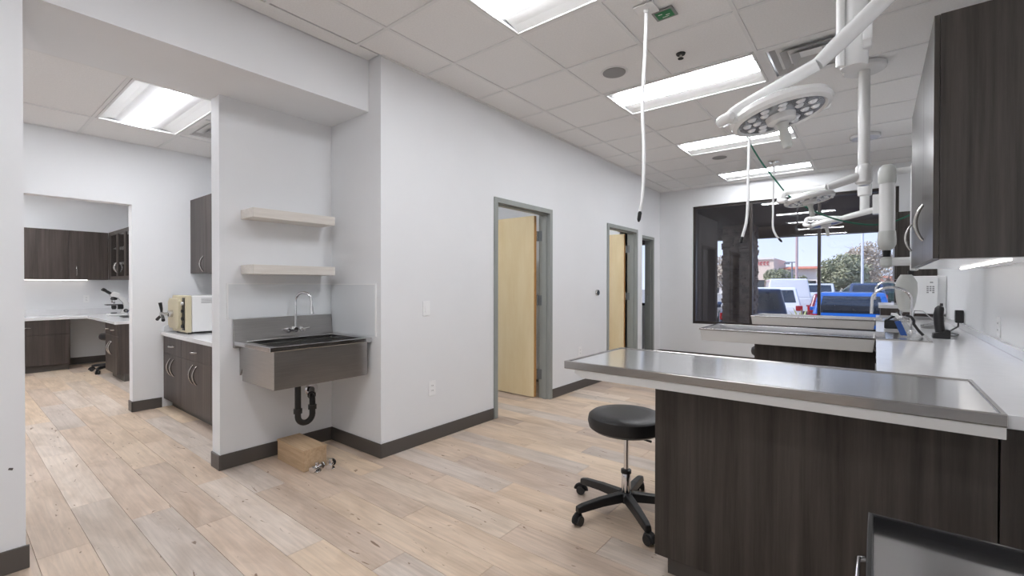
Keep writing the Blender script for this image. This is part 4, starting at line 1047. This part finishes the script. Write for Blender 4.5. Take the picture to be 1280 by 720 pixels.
# its body is an open carcass with shelves
for ch in list(t.children):
    if ch.name.startswith('body'):
        me = ch.data; ch.modifiers.clear()
        bb_ = B().cells('y', .021, .30, [0, 2.0], [1.36, 2.125], [(.02, 1.03, 1.38, 2.105), (1.07, 1.98, 1.38, 2.105)])
        bb_.box(.0005, 1.9995, .3002, .312, 1.3605, 2.1245)
        ch.data = bb_.mesh('body', M['darkwood_far'])
for z in (1.62, 1.86):
    for a, b_ in ((.021, 1.029), (1.071, 1.979)):
        part('shelf', B().box(a, b_, .06, .299, z, z + .018), M['white'], t)
part('back_lining', B().box(.021, 1.979, .2990, .2999, 1.381, 2.104), M['white'], t, label='pale cabinet inside')
single('under_cabinet_light', B().box(-10.02, -10.0, -.2, 1.5, 1.352, 1.3595), M['strip'], 'lit strip light under the plain laboratory upper cabinet', 'strip light', (-10.01, .6, 1.3595))
single('under_cabinet_light', B().box(-9.3, -8.0, 1.97, 1.985, 1.352, 1.3595), M['strip'], 'lit strip light under the glass door laboratory cabinet', 'strip light', (-8.6, 1.86, 1.3595))
plate('wall_outlet', 'white outlet on the laboratory wall left of the microscope', 'outlet', (-10.0995, 1.50, 1.05), 'x+', 'outlet')
# microscope, eyepieces to the west, arm to the east
t = thing('microscope', 'white microscope with black eyepieces on the laboratory counter', 'microscope', (-9.25, 1.74, .80), PI / 2, local=True)
OFF[t.name] = Vector((0, 0, 0))
part('base', B().box(-.13, .10, -.085, .085, .001, .035), M['enamel'], t, bev=.012)
part('arm', B().prism([(.02, .036), (.10, .036), (.135, .10), (.13, .19), (.08, .27), (.0, .325), (-.07, .335), (-.08, .30), (.0, .27), (.055, .20), (.06, .12)], 'y', -.035, .035), M['enamel'], t, bev=.01)
part('blue_edge', B().prism([(.103, .036), (.139, .10), (.134, .192), (.140, .192), (.146, .10), (.109, .036)], 'y', -.02, .02), M['blue'], t, label='blue stripe along the arm')
hd = part('head', B().prism([(-.09, .30), (0.0, .28), (.02, .345), (-.06, .375), (-.11, .35)], 'y', -.045, .045), M['enamel'], t, bev=.008)
for s in (-1, 1):
    part('eyepiece', B().tube([(-.09, s * .032, .345), (-.15, s * .032, .39), (-.155, s * .032, .394), (-.185, s * .032, .415)], [.019, .018, .023, .021], 14), M['black'], t, smooth=True)
part('nosepiece', B().lathe([(.035, .245), (.045, .262), (.03, .292)], (-.05, 0, 0), 20), M['black'], t, smooth=True)
part('objective', B().lathe([(.008, .19), (.014, .20), (.014, .246)], (-.05, -.012, 0), 12), M['chrome'], t, smooth=True)
part('objective', B().lathe([(.010, .205), (.013, .21), (.013, .246)], (-.065, .022, 0), 12), M['nickel'], t, smooth=True)
part('stage', B().box(-.15, .045, -.075, .075, .165, .178), M['black'], t, bev=.003)
part('stage_post', B().box(-.005, .062, -.03, .03, .10, .1645), M['black'], t, bev=.003)
part('condenser', B().lathe([(.022, .10), (.032, .12), (.032, .16)], (-.05, 0, 0), 18), M['black'], t, smooth=True)
part('lamp_house', B().lathe([(.04, .036), (.036, .05)], (-.05, 0, 0), 20), M['black'], t, smooth=True)
for s in (-1, 1):
    kb = part('focus_knob', B().cyl((.085, s * .036, .075), (.085, s * .06, .075), .028, n=18), M['black'], t, smooth=True)
    part('fine_focus', B().cyl((.085, s * .0605, .075), (.085, s * .075, .075), .017, n=14), M['nickel'], kb, smooth=True)
t = thing('tablet_stand', 'thin black upright device beside the microscope on the laboratory counter', 'device', (-8.75, 1.9, .80))
part('base', B().box(-8.86, -8.62, 1.68, 1.98, .801, .815), M['black'], t, bev=.004)
part('panel', B().prism([(1.90, .8155), (1.915, .8155), (1.955, 1.14), (1.94, 1.14)], 'x', -8.84, -8.64), M['black'], t, bev=.002)
pts = [(-8.9, 1.83, .88), (-8.88, 1.85, .93), (-8.86, 1.88, .95), (-8.86, 1.90, 1.0), (-8.85, 1.915, 1.07), (-8.80, 1.925, 1.10), (-8.745, 1.925, 1.06)]
part('cable', B().tube(pts, .006, 8), M['black'], t, smooth=True)

# ------------------------------------------------------------------ outside: walk, lot, canopy, walls
GZ = -.55
GF = -.12            # the lot is higher at its far side
struct('ground', B().box(-60, 60, 12.6, 130, GZ - .2, GZ), M['asphalt'])
struct('ground_terrace', B().box(-60, 60, 32.2, 130, GZ + .001, GF), M['asphalt'])
struct('walkway', B().box(-14, 14, 8.41, 12.59, -.3, -.08), M['walk'])
struct('canopy', B().box(-14, 14, 8.41, 12.45, 2.70, 3.2), M['stucco_dark'])
struct('canopy_fascia', B().box(-14, 14, 12.46, 12.8, 2.44, 3.4), M['stucco_dark'])
struct('wing_wall', B().box(-3.0, -2.76, 8.41, 10.83, -.079, 2.699), M['stucco_dark'])
struct('window_pier', B().box(.26, 1.2, 8.41, 8.7, -.079, 2.699), M['stucco_dark'])
# stacked stone pillar: core and courses of uneven stones
t = thing('stone_pillar', 'dark stacked stone pillar outside the window, holding the canopy', 'pillar', (-2.53, 11.9, -.08))
px0, px1, py0, py1 = -2.83, -2.22, 11.6, 12.2
part('core', B().box(px0 + .05, px1 - .05, py0 + .05, py1 - .05, -.079, 2.699), M['ledger'], t)
rs = random.Random(3)
b = B(); z = -.079
while z < 2.66:
    h = min(rs.choice([.045, .06, .075]), 2.698 - z)
    for face in range(2):
        u = px0
        while u < px1 - .01:
            l = min(rs.uniform(.12, .32), px1 - u)
            p = rs.uniform(0, .055)
            if face == 0: b.box(u + .004, u + l - .004, py0 - p, py0 + .06, z + .007, z + h - .004)
            u += l
    for xx, s in ((px0, -1), (px1, 1)):
        u = py0
        while u < py1 - .01:
            l = min(rs.uniform(.15, .35), py1 - u); p = rs.uniform(0.005, .045)
            b.box(xx + s * p, xx - s * .06, u + .002, u + l - .002, z + .002, z + h - .002)
            u += l
    z += h
part('stone_courses', b, M['ledger'], t, kind='stuff')

def car(label, loc, rz, key, col, L=4.6, W=1.85, H=1.65, style='suv', group='parked cars outside the window'):
    """local: rear faces -y, front +y"""
    t = thing('car', label, 'car', loc, rz, group, local=True)
    pm = carpaint(key, col); h2 = L / 2; hw = W / 2
    zb, zbelt = .28, H * .58
    if style == 'suv': side = [(-h2, .42), (-h2 + .06, zb), (h2 - .1, zb), (h2, .45), (h2 - .03, .72), (h2 - .9, zbelt), (-h2 + .05, zbelt + .02), (-h2, .80)]
    elif style == 'van': side = [(-h2, .42), (-h2 + .06, zb), (h2 - .1, zb), (h2, .5), (h2 - .05, .85), (h2 - .5, zbelt), (-h2, zbelt)]
    else: side = [(-h2, .45), (-h2 + .08, zb), (h2 - .1, zb), (h2, .42), (h2 - .05, .64), (h2 - 1.1, zbelt), (-h2 + .75, zbelt), (-h2 + .05, .86), (-h2, .7)]
    part('body', B().prism(side, 'x', -hw, hw), pm, t, bev=.09, seg=3)
    if style == 'suv': y0, y1, t0, t1 = -h2 + .04, h2 - 1.15, -h2 + .32, h2 - 1.95
    elif style == 'van': y0, y1, t0, t1 = -h2, h2 - .6, -h2 + .05, h2 - 1.5
    else: y0, y1, t0, t1 = -h2 + .55, h2 - 1.2, -h2 + 1.2, h2 - 2.1
    wi, wt = hw - .05, hw - .20
    lo = [(-wi, y0), (wi, y0), (wi, y1), (-wi, y1)]; hi = [(-wt, t0), (wt, t0), (wt, t1), (-wt, t1)]
    b = B(); zl = zbelt - .06
    b._add([(x, y, zl) for x, y in lo] + [(x, y, H) for x, y in hi], [(3, 2, 1, 0), (4, 5, 6, 7)] + [(k, (k + 1) % 4, 4 + (k + 1) % 4, 4 + k) for k in range(4)])
    part('cabin', b, pm, t, bev=.06, seg=3)
    V = [Vector((x, y, zl)) for x, y in lo] + [Vector((x, y, H)) for x, y in hi]
    def pane(nm, k, a, b_, za, zb2):
        j = (k + 1) % 4
        def q(u, v): return V[k].lerp(V[j], u).lerp(V[4 + k].lerp(V[4 + j], u), v)
        p = [q(a, za), q(b_, za), q(b_, zb2), q(a, zb2)]
        nrm = (p[1] - p[0]).cross(p[3] - p[0]).normalized()
        b = B()._add([x - nrm * .01 for x in p] + [x + nrm * .008 for x in p], [(3, 2, 1, 0), (4, 5, 6, 7)] + [(k_, (k_ + 1) % 4, 4 + (k_ + 1) % 4, 4 + k_) for k_ in range(4)])
        part(nm, b, M['carglass'], t)
    if style != 'van': pane('rear_window', 0, .09, .91, .22, .86)
    pane('windscreen', 2, .07, .93, .18, .9)
    for k in (1, 3):
        if style == 'van': pane('side_window', k, .72 if k == 1 else .06, .94 if k == 1 else .28, .3, .85)
        else:
            pane('side_window', k, .08, .34, .2, .86); pane('side_window', k, .38, .66, .2, .86); pane('side_window', k, .70, .92, .2, .86)
    for x in (-1, 1):
        for y in (-h2 + .85, h2 - .9):
            wl = part('wheel', B().cyl((x * (hw - .20), y, .32), (x * (hw + .01), y, .32), .32, n=22), M['tyre'], t, smooth=True)
            part('rim', B().cyl((x * (hw + .01), y, .32), (x * (hw + .02), y, .32), .2, n=18), M['nickel'], wl, smooth=True)
        part('tail_light', B().box(x * (hw - .02), x * (hw - .26), -h2 - .012, -h2 + .03, .80 if style != 'sedan' else .68, 1.0 if style == 'suv' else .86), M['taillight'], t, bev=.01)
        part('headlight', B().box(x * (hw - .06), x * (hw - .42), h2 - .1, h2 - .0, .58, .72), M['clear'], t, bev=.01)
        part('mirror', B().box(x * (hw + .0), x * (hw + .17), h2 - 1.55, h2 - 1.45, zbelt + .02, zbelt + .15), pm, t, bev=.02)
    part('bumper', B().box(-hw + .08, hw - .08, -h2 - .05, -h2 + .08, .36, .56), M['black'], t, bev=.03)
    part('licence_plate', B().box(-.16, .16, -h2 - .062, -h2 - .0505, .60, .74), M['white'], t)
    return t
car('blue sport utility car parked rear on, nearest the window', (-.62, 18.2, GZ), math.radians(2), 'blue', lin(40, 100, 190), 4.6, 1.95, 1.62)
car('dark navy sport utility car beside the stone pillar', (-3.3, 17.1, GZ), math.radians(13), 'navy', lin(30, 42, 66), 4.6, 1.85, 1.72)
car('white sport utility car just behind the navy one', (-3.75, 23.6, GZ), math.radians(15), 'white', lin(232, 234, 240), 4.6, 1.85, 1.74)
car('maroon car partly hidden by the window mullion', (-1.2, 23.4, GZ), math.radians(0), 'maroon', lin(120, 30, 50), 4.4, 1.8, 1.5)
car('white cargo van parked across the lot', (-3.95, 29.0, GZ), math.radians(12), 'white', lin(232, 234, 240), 5.6, 2.0, 2.15, 'van')
car('blue grey car seen in the gap left of the stone pillar', (-6.6, 22.0, GZ), math.radians(8), 'slate', lin(70, 92, 130), 4.5, 1.8, 1.55)
car('silver car in the distant row, left end', (-2.75, 35.3, GF), math.radians(0), 'silver', lin(190, 194, 200), style='sedan', H=1.5)
car('dark blue car in the distant row, second from the silver end', (-.45, 34.9, GF), math.radians(2), 'darkblue', lin(58, 70, 100), style='sedan', H=1.5)
car('white car in the distant row, between dark blue and pale grey ones', (1.95, 34.9, GF), math.radians(-3), 'white', lin(232, 234, 240), style='sedan', H=1.5)
car('pale grey car in the distant row, right end', (4.5, 34.9, GF), math.radians(-3), 'pale', lin(205, 205, 210), style='sedan', H=1.5)
car('black car standing nearer than the distant row, by the window edge', (2.3, 27.0, GZ), math.radians(-4), 'blackpaint', lin(30, 30, 36), H=1.6)
car('dark green car in the distant row under the olive tree', (-.9, 42.5, GF), math.radians(85), 'darkgreen', lin(40, 60, 56), H=1.6)

def tree(label, loc, h, crown, n, lm, dens_r, bare=False, seed=1):
    R_ = random.Random(seed)
    t = thing('tree', label, 'tree', loc)
    x, y, z = loc
    part('trunk', B().tube([(x, y, z), (x + .1, y, z + h * .25), (x, y + .1, z + h * .5)], [h * .04, h * .03, h * .018], 8), M['bark'], t, smooth=True)
    cx, cy, cz, rx, ry, rz_ = crown
    b = B(); br = B()
    nb = 26 if bare else 9
    tips = []
    for k in range(nb):
        a = R_.uniform(0, 2 * PI); q = R_.uniform(.25, 1)
        tip = Vector((x + cx + rx * q * math.cos(a), y + cy + ry * q * math.sin(a), z + cz + rz_ * R_.uniform(-.5, .95) * math.sqrt(1 - .6 * q * q)))
        st = Vector((x, y, z + h * R_.uniform(.22, .48)))
        mid = st.lerp(tip, .5) + Vector((R_.uniform(-.2, .2), R_.uniform(-.2, .2), .3)) * (h * .06)
        br.tube([st, mid, tip], [h * .012, h * .008, h * .003], 5); tips.append((mid, tip))
        if bare:
            for q2 in range(7):
                s = mid.lerp(tip, R_.random()); e2 = s + Vector((R_.uniform(-1, 1), R_.uniform(-1, 1), R_.uniform(-.2, 1))) * (rx * .35)
                br.tube([s, e2], [h * .004, h * .0015], 4)
    part('branches', br, M['bark'] if not bare else M['leaf_pale'], t, kind='stuff')
    clumps = [Vector((R_.gauss(0, .5), R_.gauss(0, .5), R_.gauss(0, .5))) for _ in range(34)]
    for k in range(n):
        c = R_.choice(clumps)
        p = c + Vector((R_.gauss(0, .2), R_.gauss(0, .2), R_.gauss(0, .17)))
        if p.length > 1.05: p = p.normalized() * R_.uniform(.75, 1.05)
        P = Vector((x + cx + p.x * rx, y + cy + p.y * ry, z + cz + p.z * rz_))
        d1 = Vector((R_.uniform(-1, 1), R_.uniform(-1, 1), R_.uniform(-1, 1))).normalized(); d2 = d1.orthogonal().normalized()
        s = dens_r * R_.uniform(.6, 1.4)
        i0 = len(b.v)
        b.v += [tuple(P + d1 * s), tuple(P + d2 * s * .5), tuple(P - d1 * s), tuple(P - d2 * s * .5)]
        b.f.append((i0, i0 + 1, i0 + 2, i0 + 3))
    part('foliage', b, lm, t, kind='stuff')
tree('olive green tree across the lot, left of the white pole', (-2.0, 48, GF), 4.1, (0, 0, 2.47, 1.9, 1.9, 1.65), 5200, M['leaf'], .14, seed=2)
tree('bare pale branched tree across the lot behind the white pole', (-.55, 52, GF), 5.4, (.1, 0, 2.97, 2.0, 2.0, 2.25), 5200, M['leaf_pale'], .11, True, seed=5)
tree('small olive tree before the cream building', (-6.9, 47, GF), 3.0, (0, 0, 2.02, 1.1, 1.1, 1.0), 2000, M['leaf'], .11, seed=8)
tree('low round tree beside the small olive tree', (-5.7, 50, GF), 2.4, (0, 0, 1.67, .85, .85, .8), 1400, M['leaf'], .11, seed=9)
tree('yellowish tree seen left of the stone pillar', (-10.8, 45, GF), 3.8, (0, 0, 2.47, 1.7, 1.7, 1.6), 2600, M['leaf_pale'], .13, seed=11)
# agave
t = thing('agave', 'spiky yellow green agave between the parked cars', 'plant', (-2.2, 20.5, GZ + .221))
for k in range(16):
    a = k * 2.4; el = .35 + .9 * ((k * 7) % 16) / 16
    d = Vector((math.cos(a) * math.cos(el), math.sin(a) * math.cos(el), math.sin(el))); n = Vector((-math.sin(a), math.cos(a), 0))
    o_ = Vector((-2.2, 20.5, GZ + .24))
    L_ = .30 + .6 * math.sin(el)
    part('leaf', B().tube([o_, o_ + d * L_ * .35, o_ + d * L_ * .75 + Vector((0, 0, -.03)), o_ + d * L_ + Vector((0, 0, -.08))], [.035, .06, .035, .006], 6, flat=.3), M['agave'], t)
single('planter', B().box(-2.5, -1.98, 20.2, 20.8, GZ, GZ + .22), M['stucco_white'], 'low pale planter curb holding the agave', 'planter', (-2.2, 20.5, GZ), bev=.02)
# poles
def pole(label, x, y, r, z1, m, head=False, nm='light_pole'):
    t = thing(nm, label, 'pole', (x, y, GF))
    part('shaft', B().cyl((x, y, GF), (x, y, z1), r, r * .75, 12), m, t, smooth=True)
    part('footing', B().cyl((x, y, GF), (x, y, GF + .5), r * 2.6, n=14), M['walk'], t)
    if head:
        part('lamp_arm', B().box(x - .45, x + .35, y - .04, y + .04, z1, z1 + .07), m, t)
        part('lamp_box', B().box(x - .5, x - .15, y - .12, y + .12, z1 - .1, z1 - .002), m, t, bev=.01)
pole('tall pinkish pole left of centre in the window view', -4.05, 35.1, .09, 6.0, M['pole'])
pole('short grey lamp post with cross arm before the white shops', -4.82, 39.2, .06, 2.93, M['pole_grey'], True)
pole('tall white pole before the olive tree', -.68, 37.8, .085, 6.4, M['pole_white'])
# buildings
def building(label, x0, x1, y, d, h, m, roof, openings, extra=None):
    t = thing('shop_building', label, 'building', ((x0 + x1) / 2, y, GF))
    part('wall', B().cells('y', y, y + d, [x0, x1], [GF, h], []), M[m], t)
    if roof:
        part('roof', B().prism([(y - .9, h - .12), (y - .9, h - .02), (y + d * .5, h + roof), (y + d, h + .1), (y + d, h - .02)], 'x', x0 - .2, x1 + .2), M['rooftile'], t)
    for a, b_, za, zb in openings:
        fr = part('window', B().box(a - .06, b_ + .06, y - .06, y - .002, za - .06, zb + .06), M['stucco_dark'], t)
        part('pane', B().box(a, b_, y - .075, y - .0605, za, zb), M['carglass'], fr)
    return t
t = building('tall cream shop building with red sign lettering, far across the lot', -17.0, -12.1, 79, 12, 5.4, 'stucco', 0, [(-16.5, -15.2, .1, 2.0), (-14.8, -13.4, .1, 2.0)])
b = B(); x = -14.6
for wd_ in (.34, .12, .32, .32, .32):
    b.box(x, x + .08, 78.9, 78.99, 4.35, 4.85)
    if wd_ > .15: b.box(x + .081, x + wd_ - .04, 78.9, 78.99, 4.75, 4.85).box(x + .081, x + wd_ - .04, 78.9, 78.99, 4.35, 4.43)
    x += wd_ + .12
part('sign_lettering', b, M['red'], t, kind='stuff', label='small dark red sign lettering')
part('cornice', B().box(-17.1, -12.0, 78.8, 78.99, 5.2, 5.5), M['stucco_white'], t)
building('long low white shop row with terracotta roof edge', -11.6, -2.0, 84, 12, 3.9, 'stucco_white', .5, [(-11.2 + 1.5 * k, -10.2 + 1.5 * k, 0.1, 1.9) for k in range(6)])
building('white building with red tiled roof at the right of the window view', -1.6, 6.5, 76, 10, 1.5, 'stucco_white', 1.1, [(-1.2 + 1.1 * k, -.6 + 1.1 * k, .05, 1.05) for k in range(6)])
building('low white building seen left of the stone pillar', -26.0, -18.0, 76, 10, 2.6, 'stucco_white', .8, [(-25 + 1.6 * k, -24 + 1.6 * k, .1, 1.4) for k in range(4)])
